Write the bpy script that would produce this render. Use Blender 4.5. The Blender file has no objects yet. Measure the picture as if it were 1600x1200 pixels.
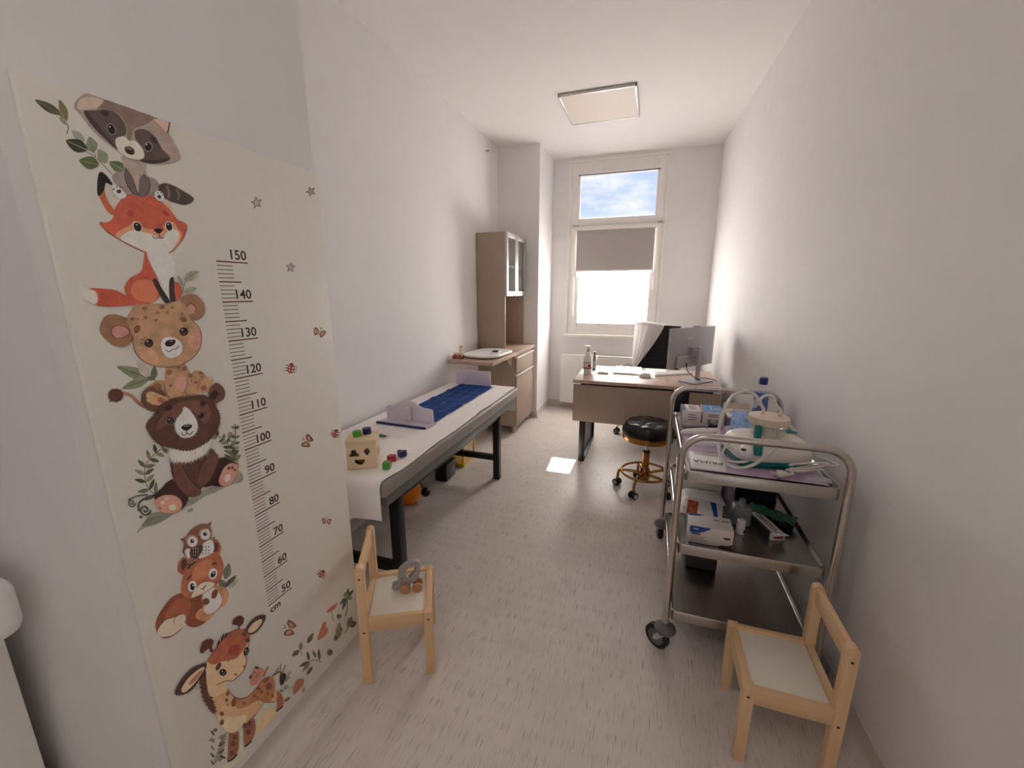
import bpy, bmesh, math, random
from mathutils import Vector, Matrix
random.seed(7)
S = bpy.context.scene
COL = S.collection
# ------------------------------------------------------------------ camera
CF, CP, CA, CH = 643.2, 0.2203, 0.3236, 1.4253      # focal length in pixels (1600 wide), pitch down, yaw left, height
cam_d = bpy.data.cameras.new('camera'); cam = bpy.data.objects.new('camera', cam_d); COL.objects.link(cam)
cam_d.sensor_width = 36.0; cam_d.lens = CF / 1600.0 * 36.0; cam_d.clip_start = 0.02; cam_d.clip_end = 200
cam.location = (0, 0, CH); cam.rotation_euler = (math.pi / 2 - CP, 0, CA)
S.camera = cam
# ------------------------------------------------------------------ sky, sun, light, exposure
S.view_settings.view_transform = 'Standard'; S.view_settings.look = 'None'
S.view_settings.gamma = 1.0; S.view_settings.use_curve_mapping = False
S.view_settings.exposure = 0.36
S.cycles.use_denoising = True
S.cycles.max_bounces = 16; S.cycles.diffuse_bounces = 10; S.cycles.glossy_bounces = 6
S.cycles.transmission_bounces = 8; S.cycles.transparent_max_bounces = 12
S.cycles.sample_clamp_indirect = 6.0; S.cycles.caustics_refractive = False; S.cycles.caustics_reflective = False
SUN_E, SKY_L, PANE_L, FILL_W = 32.0, 0.85, 17.0, 4.5
w = bpy.data.worlds.new('sky'); S.world = w; w.use_nodes = True
nt = w.node_tree; nt.nodes.clear()
def wn(t, **k):
    n = nt.nodes.new(t)
    for a, b in k.items(): setattr(n, a, b)
    return n
tc = wn('ShaderNodeTexCoord'); mp = wn('ShaderNodeMapping'); mp.inputs['Scale'].default_value = (1.0, 1.0, 2.6)
mp.inputs['Location'].default_value = (0.35, 0.2, 0.1)
n1 = wn('ShaderNodeTexNoise'); n1.inputs['Scale'].default_value = 5.5; n1.inputs['Detail'].default_value = 8; n1.inputs['Roughness'].default_value = 0.62
cr = wn('ShaderNodeValToRGB'); cr.color_ramp.elements[0].position = 0.47; cr.color_ramp.elements[1].position = 0.66
cr.color_ramp.elements[0].color = (0.56, 0.69, 0.98, 1); cr.color_ramp.elements[1].color = (1.1, 1.08, 1.07, 1)
bg = wn('ShaderNodeBackground'); bg.inputs['Strength'].default_value = SKY_L
wo = wn('ShaderNodeOutputWorld')
nt.links.new(tc.outputs['Generated'], mp.inputs['Vector']); nt.links.new(mp.outputs[0], n1.inputs['Vector'])
nt.links.new(n1.outputs[0], cr.inputs[0]); nt.links.new(cr.outputs[0], bg.inputs[0]); nt.links.new(bg.outputs[0], wo.inputs[0])
sd = bpy.data.lights.new('sun', 'SUN'); sd.energy = SUN_E; sd.angle = 0.0093; sd.color = (1.0, 0.95, 0.86)
sun = bpy.data.objects.new('sun', sd); COL.objects.link(sun); sun.location = (-0.6, 9, 7)
sun.rotation_euler = Vector((0.073, -1.0, -1.336)).to_track_quat('-Z', 'Y').to_euler()
def area(name, loc, direction, sx, sy, watts, col):
    d = bpy.data.lights.new(name, 'AREA'); d.shape = 'RECTANGLE'; d.size = sx; d.size_y = sy; d.energy = watts; d.color = col
    o = bpy.data.objects.new(name, d); COL.objects.link(o); o.location = loc
    o.rotation_euler = Vector(direction).to_track_quat('-Z', 'Z').to_euler(); return o
# added fill light behind the camera, brightens the near walls
area('fill_light', (0.79, -0.75, 1.15), (-1, 0.05, 0.0), 0.8, 1.9, FILL_W, (1.0, 0.985, 0.97))
# ------------------------------------------------------------------ pixel -> world helper (pixel of the 1600x1200 frame, one plane given)
_F = Vector((-math.sin(CA) * math.cos(CP), math.cos(CA) * math.cos(CP), -math.sin(CP)))
_R = Vector((math.cos(CA), math.sin(CA), 0)); _U = _R.cross(_F)
def P(px, py, x=None, y=None, z=None):
    d = _F + _R * ((px - 800) / CF) + _U * ((600 - py) / CF)
    o = Vector((0, 0, CH))
    if x is not None: t = (x - o.x) / d.x
    elif y is not None: t = (y - o.y) / d.y
    else: t = (z - o.z) / d.z
    return o + d * t
# ------------------------------------------------------------------ materials
def lin(c):
    r = []
    for v in c[:3]:
        v = v / 255.0
        r.append(v / 12.92 if v <= 0.04045 else ((v + 0.055) / 1.055) ** 2.4)
    return (r[0], r[1], r[2], 1.0)
def mat(name, col, rough=0.5, metal=0.0, var=0.06, scale=40.0, bump=0.0, bscale=None, stretch=None, spec=0.5, trans=0.0, ior=1.45, alpha=1.0, emit=0.0, coat=0.0, col2=None):
    m = bpy.data.materials.new(name); m.use_nodes = True
    t = m.node_tree; b = t.nodes['Principled BSDF']
    b.inputs['Roughness'].default_value = rough; b.inputs['Metallic'].default_value = metal
    b.inputs['Specular IOR Level'].default_value = spec; b.inputs['Transmission Weight'].default_value = trans
    b.inputs['IOR'].default_value = ior; b.inputs['Alpha'].default_value = alpha; b.inputs['Coat Weight'].default_value = coat
    c = lin(col)
    tcn = t.nodes.new('ShaderNodeTexCoord'); mpn = t.nodes.new('ShaderNodeMapping')
    if stretch: mpn.inputs['Scale'].default_value = stretch
    t.links.new(tcn.outputs['Object'], mpn.inputs['Vector'])
    nz = t.nodes.new('ShaderNodeTexNoise'); nz.inputs['Scale'].default_value = scale; nz.inputs['Detail'].default_value = 4
    t.links.new(mpn.outputs[0], nz.inputs['Vector'])
    rp = t.nodes.new('ShaderNodeValToRGB')
    c2 = lin(col2) if col2 else None
    k0, k1 = 1 - var, 1 + var
    rp.color_ramp.elements[0].position = 0.3; rp.color_ramp.elements[1].position = 0.7
    rp.color_ramp.elements[0].color = c2 if c2 else (c[0] * k0, c[1] * k0, c[2] * k0, 1)
    rp.color_ramp.elements[1].color = c if c2 else (min(1, c[0] * k1), min(1, c[1] * k1), min(1, c[2] * k1), 1)
    t.links.new(nz.outputs[0], rp.inputs[0]); t.links.new(rp.outputs[0], b.inputs['Base Color'])
    if emit:
        b.inputs['Emission Color'].default_value = c; b.inputs['Emission Strength'].default_value = emit
    if bump:
        n2 = t.nodes.new('ShaderNodeTexNoise'); n2.inputs['Scale'].default_value = bscale or scale * 3; n2.inputs['Detail'].default_value = 3
        t.links.new(mpn.outputs[0], n2.inputs['Vector'])
        bp = t.nodes.new('ShaderNodeBump'); bp.inputs['Strength'].default_value = bump; bp.inputs['Distance'].default_value = 0.004
        t.links.new(n2.outputs[0], bp.inputs['Height']); t.links.new(bp.outputs[0], b.inputs['Normal'])
    return m
def wood(name, col, col2, axis='z', scale=16, rough=0.5):
    st = {'x': (0.12, 1.6, 1.6), 'y': (1.6, 0.12, 1.6), 'z': (1.6, 1.6, 0.12)}[axis]
    return mat(name, col, rough, col2=col2, scale=scale, stretch=st, bump=0.05)
def floor_mat():
    m = mat('lino_floor', (214, 205, 199), 0.32, var=0.05, scale=6, bump=0.03, bscale=220, spec=0.45)
    t = m.node_tree; b = t.nodes['Principled BSDF']
    base = b.inputs['Base Color'].links[0].from_socket
    tcn = t.nodes.new('ShaderNodeTexCoord')
    last = base
    for sc, st, lo, hi, colr, off in ((1.0, (400, 13, 1), 0.71, 0.75, (0.13, 0.10, 0.09, 1), 0), (1.0, (520, 15, 1), 0.66, 0.74, (0.27, 0.22, 0.20, 1), 7), (1.0, (300, 9, 1), 0.58, 0.80, (0.72, 0.68, 0.64, 1), 19)):
        mpn = t.nodes.new('ShaderNodeMapping'); mpn.inputs['Scale'].default_value = st; mpn.inputs['Location'].default_value = (off, off, off)
        t.links.new(tcn.outputs['Object'], mpn.inputs['Vector'])
        nz = t.nodes.new('ShaderNodeTexNoise'); nz.inputs['Scale'].default_value = sc; nz.inputs['Detail'].default_value = 0.3
        t.links.new(mpn.outputs[0], nz.inputs['Vector'])
        rp = t.nodes.new('ShaderNodeValToRGB'); rp.color_ramp.elements[0].position = lo; rp.color_ramp.elements[1].position = hi
        t.links.new(nz.outputs[0], rp.inputs[0])
        mul = t.nodes.new('ShaderNodeMath'); mul.operation = 'MULTIPLY'; mul.inputs[1].default_value = 0.85 if off == 0 else 0.5
        t.links.new(rp.outputs[0], mul.inputs[0])
        mx = t.nodes.new('ShaderNodeMix'); mx.data_type = 'RGBA'
        t.links.new(mul.outputs[0], mx.inputs['Factor']); t.links.new(last, mx.inputs['A']); mx.inputs['B'].default_value = colr
        last = mx.outputs['Result']
    t.links.new(last, b.inputs['Base Color'])
    return m
M = {}
M['wall'] = mat('wall_paint', (230, 228, 228), 0.75, var=0.012, scale=9, bump=0.06, bscale=240)
M['ceil'] = mat('ceiling_paint', (232, 228, 227), 0.8, var=0.012, scale=7, bump=0.04, bscale=200)
M['floor'] = floor_mat()
M['skirt'] = mat('lino_skirting', (208, 200, 194), 0.4, var=0.03, scale=40)
M['pvc'] = mat('window_pvc', (238, 236, 233), 0.35, var=0.01, scale=20)
M['white'] = mat('white_plastic', (236, 234, 230), 0.35, var=0.015, scale=25)
M['paint_white'] = mat('white_enamel', (238, 236, 232), 0.3, var=0.012, scale=15)
M['blind'] = mat('blind_fabric', (172, 165, 163), 0.85, var=0.03, scale=300, bump=0.1, bscale=700)
M['dark_trim'] = mat('dark_trim', (98, 82, 78), 0.5)
M['alu'] = mat('aluminium', (205, 203, 200), 0.42, 1.0, var=0.05, scale=60, stretch=(1, 1, 0.1))
M['steel'] = mat('stainless_steel', (198, 192, 186), 0.2, 1.0, var=0.06, scale=50, stretch=(1, 0.05, 1), bump=0.03)
M['steel_sheet'] = mat('brushed_steel_sheet', (176, 170, 164), 0.27, 1.0, var=0.07, scale=90, stretch=(1.5, 0.05, 1), bump=0.05, bscale=200)
M['chrome'] = mat('chrome', (225, 225, 225), 0.08, 1.0, var=0.02)
M['handle_alu'] = mat('satin_handle', (228, 225, 220), 0.45, 0.6, var=0.02)
M['black'] = mat('black_plastic', (24, 24, 25), 0.4, var=0.1)
M['black_steel'] = mat('black_powder_coat', (22, 22, 24), 0.42, var=0.1, scale=200, bump=0.03)
M['rubber'] = mat('grey_rubber', (38, 38, 40), 0.6, var=0.1)
M['grey_plastic'] = mat('grey_plastic', (100, 99, 102), 0.45, var=0.05)
M['gold'] = mat('brass_gold', (172, 122, 62), 0.25, 1.0, var=0.08, scale=20)
M['leather'] = mat('black_leatherette', (20, 19, 20), 0.26, var=0.1, scale=60, bump=0.08, bscale=350)
M['taupe'] = mat('taupe_laminate', (164, 146, 132), 0.5, var=0.03, scale=30, stretch=(1, 1, 0.2))
M['taupe_x'] = wood('taupe_laminate_top', (190, 168, 152), (176, 153, 137), 'y', 18, 0.42)
M['glass'] = mat('clear_glass', (240, 246, 245), 0.03, trans=1.0, ior=1.45, var=0.0)
M['pine'] = wood('pine_wood', (228, 196, 154), (214, 178, 136), 'z', 20, 0.5)
M['pine_x'] = wood('pine_wood_x', (228, 196, 154), (214, 178, 136), 'x', 20, 0.5)
M['pine_y'] = wood('pine_wood_y', (228, 196, 154), (214, 178, 136), 'y', 20, 0.5)
M['hardboard'] = mat('white_hardboard', (232, 226, 214), 0.45, var=0.015)
M['screw'] = mat('dark_screw', (70, 60, 52), 0.4, 0.6)

# ------------------------------------------------------------------ mesh builder
class MB:
    def __init__(s): s.bm = bmesh.new(); s.mi = 0
    def _add(s, b, mtx=None):
        if mtx is not None: bmesh.ops.transform(b, matrix=mtx, verts=b.verts)
        vm = {}
        for v in b.verts: vm[v] = s.bm.verts.new(v.co)
        for f in b.faces:
            try:
                nf = s.bm.faces.new([vm[v] for v in f.verts]); nf.material_index = s.mi
            except ValueError: pass
        b.free(); return s
    def box(s, x0, y0, z0, x1, y1, z1, bev=0.0, seg=2, mtx=None, taper=None):
        b = bmesh.new()
        bmesh.ops.create_cube(b, size=1.0)
        for v in b.verts:
            tx = v.co.z > 0 and taper or 1.0
            v.co = Vector(((x0 + x1) / 2 + v.co.x * (x1 - x0) * tx, (y0 + y1) / 2 + v.co.y * (y1 - y0) * tx, (z0 + z1) / 2 + v.co.z * (z1 - z0)))
        if bev > 0: bmesh.ops.bevel(b, geom=list(b.edges), offset=bev, segments=seg, affect='EDGES', profile=0.5)
        return s._add(b, mtx)
    def bar(s, p0, p1, wx, wy, bev=0.0, up=(0, 0, 1)):
        p0, p1 = Vector(p0), Vector(p1); d = (p1 - p0); L = d.length; d.normalize()
        upv = Vector(up)
        if abs(d.dot(upv)) > 0.98: upv = Vector((0, 1, 0))
        xx = d.cross(upv).normalized(); yy = xx.cross(d).normalized()
        m = Matrix(((xx.x, yy.x, d.x, p0.x), (xx.y, yy.y, d.y, p0.y), (xx.z, yy.z, d.z, p0.z), (0, 0, 0, 1)))
        return s.box(-wx / 2, -wy / 2, 0, wx / 2, wy / 2, L, bev, 2, m)
    def ring(s, pts_rings, close=True, caps=True):
        vr = [[s.bm.verts.new(p) for p in r] for r in pts_rings]
        n = len(vr[0])
        for a in range(len(vr) - 1):
            for i in range(n if close else n - 1):
                j = (i + 1) % n
                f = s.bm.faces.new((vr[a][i], vr[a][j], vr[a + 1][j], vr[a + 1][i])); f.material_index = s.mi
        if caps and close:
            f = s.bm.faces.new(list(reversed(vr[0]))); f.material_index = s.mi
            f = s.bm.faces.new(vr[-1]); f.material_index = s.mi
        return s
    def tube(s, pts, r, n=10, closed=False, rads=None, sm=0, flat=1.0):
        pts = [Vector(p) for p in pts]
        if sm: pts = smooth_pts(pts, sm, closed)
        N = len(pts)
        if rads is None: rads = [r] * N
        elif len(rads) != N:
            q = []
            for i in range(N):
                t = i / (N - 1) * (len(rads) - 1); k = min(int(t), len(rads) - 2); q.append(rads[k] + (rads[k + 1] - rads[k]) * (t - k))
            rads = q
        tang = []
        for i in range(N):
            a = pts[(i - 1) % N] if (closed or i > 0) else pts[i]; b = pts[(i + 1) % N] if (closed or i < N - 1) else pts[i]
            tang.append((b - a).normalized())
        nrm = tang[0].orthogonal().normalized(); rings = []
        for i in range(N):
            nrm = (nrm - tang[i] * nrm.dot(tang[i])).normalized(); bi = tang[i].cross(nrm)
            rings.append([pts[i] + (nrm * math.cos(2 * math.pi * k / n) + bi * math.sin(2 * math.pi * k / n) * flat) * rads[i] for k in range(n)])
        if closed: rings.append(rings[0]); 
        return s.ring(rings, True, not closed)
    def cyl(s, p0, p1, r0, r1=None, n=24): return s.tube([p0, p1], r0, n, rads=[r0, r1 if r1 is not None else r0])
    def lathe(s, prof, c=(0, 0, 0), n=28, mtx=None, sx=1.0, sy=1.0):
        c = Vector(c); rings = []
        for r, z in prof:
            r = max(r, 1e-4)
            q = [Vector((r * math.cos(2 * math.pi * k / n) * sx, r * math.sin(2 * math.pi * k / n) * sy, z)) + c for k in range(n)]
            rings.append([mtx @ v for v in q] if mtx is not None else q)
        return s.ring(rings)
    def prism(s, poly, o, u, v, d0, d1, bev=0.0):
        o, u, v = Vector(o), Vector(u), Vector(v); w_ = u.cross(v).normalized()
        A = [o + u * a + v * b + w_ * d0 for a, b in poly]; B = [o + u * a + v * b + w_ * d1 for a, b in poly]
        b = bmesh.new(); va = [b.verts.new(p) for p in A]; vb = [b.verts.new(p) for p in B]; n = len(A)
        b.faces.new(list(reversed(va))); b.faces.new(vb)
        for i in range(n): b.faces.new((va[i], va[(i + 1) % n], vb[(i + 1) % n], vb[i]))
        bmesh.ops.recalc_face_normals(b, faces=b.faces)
        if bev: bmesh.ops.bevel(b, geom=[e for e in b.edges if e.calc_face_angle(0) > 0.5], offset=bev, segments=2, affect='EDGES')
        return s._add(b)
    def sheet(s, fn, nu, nv, thick=0.0):
        g = [[s.bm.verts.new(fn(i / nu, j / nv)) for j in range(nv + 1)] for i in range(nu + 1)]
        fs = []
        for i in range(nu):
            for j in range(nv):
                f = s.bm.faces.new((g[i][j], g[i + 1][j], g[i + 1][j + 1], g[i][j + 1])); f.material_index = s.mi; fs.append(f)
        if thick:
            r = bmesh.ops.solidify(s.bm, geom=fs, thickness=thick)
        return s
    def ball(s, c, r, sc=(1, 1, 1), n=20, mtx=None):
        b = bmesh.new(); bmesh.ops.create_uvsphere(b, u_segments=n, v_segments=n // 2 + 2, radius=r)
        for v in b.verts: v.co = Vector((v.co.x * sc[0] , v.co.y * sc[1], v.co.z * sc[2]))
        T = Matrix.Translation(Vector(c)); return s._add(b, T @ mtx if mtx is not None else T)
    def poly(s, pts):
        try:
            f = s.bm.faces.new([s.bm.verts.new(p) for p in pts]); f.material_index = s.mi
        except ValueError: pass
        return s
    def build(s, name, mats, parent=None, ang=40, recalc=True, world=True):
        bm = s.bm
        if recalc: bmesh.ops.recalc_face_normals(bm, faces=bm.faces)
        if parent is not None and world:
            inv = pmat(parent).inverted(); bmesh.ops.transform(bm, matrix=inv, verts=bm.verts)
        lim = math.radians(ang)
        for f in bm.faces: f.smooth = True
        for e in bm.edges:
            if len(e.link_faces) == 2 and e.calc_face_angle(0) > lim: e.smooth = False
        me = bpy.data.meshes.new(name); bm.to_mesh(me); bm.free()
        for m in (mats if isinstance(mats, (list, tuple)) else [mats]): me.materials.append(M[m] if isinstance(m, str) else m)
        o = bpy.data.objects.new(name, me); COL.objects.link(o); o.parent = parent
        return o
def pmat(o):
    m = Matrix.Translation(o.location) @ o.rotation_euler.to_matrix().to_4x4()
    return pmat(o.parent) @ m if o.parent else m
def smooth_pts(pts, k, closed=False):
    pts = [Vector(p) for p in pts]; N = len(pts); out = []
    rng = N if closed else N - 1
    for i in range(rng):
        if closed: a, b, c, d = pts[(i - 1) % N], pts[i], pts[(i + 1) % N], pts[(i + 2) % N]
        else: a, b, c, d = pts[max(i - 1, 0)], pts[i], pts[i + 1], pts[min(i + 2, N - 1)]
        for j in range(k):
            t = j / k
            out.append(0.5 * ((2 * b) + (c - a) * t + (2 * a - 5 * b + 4 * c - d) * t * t + (3 * b - a - 3 * c + d) * t ** 3))
    if not closed: out.append(pts[-1])
    return out
def tag(o, label=None, cat=None, group=None, kind=None):
    for k, v in (('label', label), ('category', cat), ('group', group), ('kind', kind)):
        if v: o[k] = v
    return o
def thing(name, label, cat, loc=(0, 0, 0), rz=0.0, group=None):
    o = bpy.data.objects.new(name, None); COL.objects.link(o); o.location = loc; o.rotation_euler = (0, 0, rz); o.empty_display_size = 0.05
    return tag(o, label, cat, group)
def struct(name, mb, m, parent=None, ang=40):
    o = mb.build(name, m, parent, ang); o['kind'] = 'structure'; return o
FONT = bpy.data.fonts[0] if len(bpy.data.fonts) else None
def text_obj(name, body, size, o, u, v, m, parent, extrude=0.0002, align='LEFT', space=1.0, bold=0.0):
    """flat lettering in the plane spanned by u (reading direction) and v (up), as a mesh"""
    cu = bpy.data.curves.new(name + '_curve', 'FONT'); cu.body = body; cu.size = size; cu.extrude = extrude; cu.align_x = align; cu.space_character = space; cu.offset = bold
    cu.resolution_u = 3
    tmp = bpy.data.objects.new(name + '_tmp', cu); COL.objects.link(tmp)
    bpy.context.view_layer.update()
    dg = bpy.context.evaluated_depsgraph_get(); me = bpy.data.meshes.new_from_object(tmp.evaluated_get(dg)); me.name = name
    bpy.data.objects.remove(tmp); bpy.data.curves.remove(cu)
    u = Vector(u).normalized(); v = Vector(v); v = (v - u * v.dot(u)).normalized(); n = u.cross(v)
    T = Matrix(((u.x, v.x, n.x, o[0]), (u.y, v.y, n.y, o[1]), (u.z, v.z, n.z, o[2]), (0, 0, 0, 1)))
    if parent is not None: T = pmat(parent).inverted() @ T
    me.transform(T); me.materials.clear(); me.materials.append(M[m] if isinstance(m, str) else m)
    ob = bpy.data.objects.new(name, me); COL.objects.link(ob); ob.parent = parent
    return ob
def rrect(w_, h_, r, k=5, cx=0.0, cy=0.0):
    out = []
    for sx, sy, a0 in ((1, 1, 0), (-1, 1, 90), (-1, -1, 180), (1, -1, 270)):
        for i in range(k + 1):
            a = math.radians(a0 + 90 * i / k)
            out.append((cx + sx * (w_ / 2 - r) + r * math.cos(a), cy + sy * (h_ / 2 - r) + r * math.sin(a)))
    return out
def circle(r, n=20, cx=0, cy=0, a0=0): return [(cx + r * math.cos(a0 + 2 * math.pi * i / n), cy + r * math.sin(a0 + 2 * math.pi * i / n)) for i in range(n)]
# ================================================================== the room
ZC = 2.886; YB = 5.02; XL = -1.64; YSTUB = 1.15; XS = -1.05; YREAR = -1.30; XV = -2.35; YV = 0.449
def xr(y): return 0.571 + (YB - y) * 0.0427
b = MB(); b.box(XV - 0.35, YREAR - 0.6, -0.1, 1.2, YB + 0.1, 0.0); struct('floor', b, 'floor')
b = MB(); b.box(XV - 0.35, YREAR - 0.6, ZC, 1.2, YB + 0.12, ZC + 0.1); struct('ceiling', b, 'ceil')
b = MB(); b.box(XL - 0.12, YSTUB, 0, XL, YB, ZC); struct('wall_left', b, 'wall')
b = MB(); b.prism([(XV - .3, YV), (XS, YV), (XS, YSTUB), (XV - .3, YSTUB)], (0, 0, 0), (1, 0, 0), (0, 1, 0), 0, ZC); struct('wall_left_near', b, 'wall')
b = MB(); b.prism([(xr(YREAR - 0.1), YREAR - 0.1), (xr(YREAR - 0.1) + 0.12, YREAR - 0.1), (xr(YB) + 0.12, YB + 0.1), (xr(YB + 0.1), YB + 0.1)], (0, 0, 0), (1, 0, 0), (0, 1, 0), 0, ZC); struct('wall_right', b, 'wall')
b = MB(); b.box(XL, 4.42, 0, -1.183, YB, ZC); struct('wall_pier', b, 'wall')
WX0, WX1, WZ0, WZ1 = -0.985, 0.068, 0.93, 2.85
b = MB()
YO = YB + 0.10
b.box(-1.25, YB, 0, WX0, YO, ZC); b.box(WX1, YB, 0, 0.9, YO, ZC); b.box(WX0, YB, 0, WX1, YO, WZ0); b.box(WX0, YB, WZ1, WX1, YO, ZC)
struct('wall_back', b, 'wall')
# rear wall; the entrance corridor opens on the left
b = MB(); b.box(XV - .3, YREAR - 0.12, 0, 0.95, YREAR, ZC)
struct('wall_rear', b, 'wall')
b = MB(); b.box(XV - 0.3, YREAR - 0.1, 0, XV - 0.18, YV, ZC); struct('wall_corridor', b, 'wall')
# made-up door behind the camera, added as a backing for the fill light
def obx(b, d0, d1, y0, y1, z0, z1): b.prism([(xr(y0) - d1, y0), (xr(y0) - d0, y0), (xr(y1) - d0, y1), (xr(y1) - d1, y1)], (0, 0, 0), (1, 0, 0), (0, 1, 0), z0, z1)
M['added_door_glass'] = mat('added_frosted_glass', (232, 234, 232), 0.4, var=0.01)
dr1 = thing('added_door_1', None, None, (xr(-0.75), -0.75, 0)); dr1['kind'] = 'structure'
b = MB(); obx(b, 0.0, 0.014, -1.22, -1.15, 0.002, 2.14); obx(b, 0.0, 0.014, -0.35, -0.28, 0.002, 2.14); obx(b, 0.0, 0.014, -1.15, -0.35, 2.07, 2.14); obx(b, 0.0, 0.014, -1.15, -0.35, 0.002, 0.2); b.build('added_door_frame', 'pvc', dr1)
b = MB(); obx(b, 0.001, 0.006, -1.15, -0.35, 0.2, 2.07); b.build('added_door_pane', 'added_door_glass', dr1)
# floor covering turned up the walls as a coved skirting
def cove(name, p0, p1, nrm, h=0.08, r=0.035):
    p0, p1, nrm = Vector(p0), Vector(p1), Vector(nrm).normalized()
    prof = [(0, 0), (r, 0)] + [(r - r * math.sin(a), r - r * math.cos(a)) for a in (0.3, 0.7, 1.1)] + [(0.003, r), (0.003, h), (0, h)]
    prof = [(0, 0), (r + 0.003, 0.0008), (r * 0.55, r * 0.09), (r * 0.25, r * 0.33), (0.004, r * 0.9), (0.003, h), (0, h)]
    b = MB(); b.ring([[p + nrm * a + Vector((0, 0, z)) for a, z in prof] for p in (p0, p1)])
    return struct(name, b, 'skirt')
cove('baseboard_left_near', (XS, YV, 0), (XS, YSTUB, 0), (1, 0, 0), 0.075)
cove('baseboard_left', (XL, YSTUB, 0), (XL, 4.42, 0), (1, 0, 0))
cove('baseboard_pier', (-1.183, 4.42, 0), (-1.183, YB, 0), (1, 0, 0))
cove('baseboard_pier_front', (XL, 4.42, 0), (-1.183, 4.42, 0), (0, -1, 0))
cove('baseboard_back', (-1.183, YB, 0), (xr(YB), YB, 0), (0, -1, 0))
cove('baseboard_right', (xr(YREAR), YREAR, 0), (xr(YB), YB, 0), (-1, 0, 0))
cove('baseboard_recess', (XV, YV, 0), (XS, YV, 0), (0, -1, 0))

# ------------------------------------------------------------------ window
def frame_ring(b, x0, x1, z0, z1, w_, y0, y1, bev=0.004, wb=None, wt=None):
    wb = wb or w_; wt = wt or w_
    b.box(x0, y0, z0, x0 + w_, y1, z1, bev); b.box(x1 - w_, y0, z0, x1, y1, z1, bev)
    b.box(x0 + w_, y0, z0, x1 - w_, y1, z0 + wb, bev); b.box(x0 + w_, y0, z1 - wt, x1 - w_, y1, z1, bev)
M['frost'] = mat('frosted_film_daylit', (255, 249, 243), 0.6, var=0.0, emit=PANE_L)
M['pane'] = mat('window_glass', (235, 242, 245), 0.02, var=0.0, alpha=0.06)
win = thing('window_1', None, None, (-0.46, YB, WZ0)); win['kind'] = 'structure'
b = MB(); frame_ring(b, WX0, WX1, WZ0, WZ1, 0.055, YB + 0.012, YB + 0.075); b.box(WX0 + 0.05, YB + 0.012, 2.135, WX1 - 0.05, YB + 0.075, 2.2, 0.004)
b.build('window_frame', 'pvc', win)
b = MB()                                                    # plaster bead round the opening
b.box(WX0 - 0.012, YB - 0.008, WZ0, WX0 + 0.012, YB + 0.02, WZ1 + 0.012, 0.003); b.box(WX1 - 0.012, YB - 0.008, WZ0, WX1 + 0.012, YB + 0.02, WZ1 + 0.012, 0.003)
b.box(WX0, YB - 0.008, WZ1 - 0.012, WX1, YB + 0.02, WZ1 + 0.012, 0.003); b.build('bead', 'paint_white', win)
b = MB(); frame_ring(b, -0.945, 0.035, 2.175, 2.80, 0.078, YB + 0.0, YB + 0.062, wb=0.07, wt=0.105); us = b.build('upper_sash', 'pvc', win)
b = MB(); frame_ring(b, -0.945, 0.035, 0.975, 2.155, 0.09, YB - 0.004, YB + 0.058, wb=0.085, wt=0.05); ls = b.build('lower_sash', 'pvc', win)
b = MB(); b.box(-0.872, YB + 0.03, 2.24, -0.04, YB + 0.036, 2.70); b.build('upper_pane', 'pane', us)
b = MB(); b.box(-0.86, YB + 0.03, 1.055, -0.05, YB + 0.036, 2.11); b.build('frosted_pane', 'frost', ls)
b = MB(); b.box(-0.012, YB - 0.03, 1.535, 0.004, YB - 0.012, 1.56, 0.003); b.box(-0.012, YB - 0.035, 1.45, 0.005, YB - 0.024, 1.57, 0.004); b.box(-0.014, YB - 0.012, 1.50, 0.008, YB - 0.003, 1.60, 0.003); b.build('handle', 'white', ls)
b = MB(); b.box(-0.62, YB - 0.018, 2.735, -0.42, YB, 2.775, 0.004); b.box(-0.60, YB - 0.026, 2.748, -0.50, YB - 0.018, 2.768, 0.003); b.build('tilt_handle', 'white', us)
for z in (1.02, 2.09):
    b = MB(); b.cyl((-0.95, YB - 0.008, z), (-0.95, YB - 0.008, z + 0.07), 0.008); b.build('hinge', 'white', ls)
for x in (-0.93, 0.0):
    b = MB(); b.cyl((x, YB - 0.006, 2.165), (x + 0.06, YB - 0.006, 2.165), 0.006); b.build('hinge', 'alu', us)
b = MB(); b.box(WX0 - 0.02, YB - 0.045, WZ0 - 0.045, WX1 + 0.02, YB + 0.02, WZ0 - 0.005, 0.006); b.build('window_sill', 'paint_white', win)
# roller blinds
rb = thing('roller_blind', 'taupe grey roller blind pulled halfway down over the lower window sash', 'blind', (-0.455, YB - 0.03, 1.66))
b = MB(); b.box(-0.90, YB - 0.048, 2.11, -0.012, YB - 0.006, 2.152, 0.008); b.build('cassette', 'white', rb)
b = MB(); b.box(-0.885, YB - 0.022, 1.668, -0.027, YB - 0.019, 2.12); b.build('blind_fabric', 'blind', rb)
b = MB(); b.box(-0.885, YB - 0.027, 1.655, -0.027, YB - 0.014, 1.672, 0.003); b.build('bottom_bar', 'white', rb)
b = MB(); b.tube([(-0.905, YB - 0.03, 2.12), (-0.912, YB - 0.03, 1.7), (-0.912, YB - 0.03, 1.22), (-0.905, YB - 0.03, 1.19), (-0.898, YB - 0.03, 1.22), (-0.898, YB - 0.03, 2.1)], 0.0022, 6, sm=3); b.build('bead_chain', 'white', rb)
b = MB(); b.box(-0.897, YB - 0.03, 1.60, -0.874, YB - 0.005, 1.66, 0.003); b.build('chain_clip', 'white', rb)
rb = thing('roller_blind', 'roller blind fully rolled up above the clear top window pane', 'blind', (-0.455, YB - 0.02, 2.70))
b = MB(); b.box(-0.89, YB - 0.04, 2.70, -0.012, YB - 0.002, 2.728, 0.006); b.build('cassette', 'white', rb)
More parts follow.
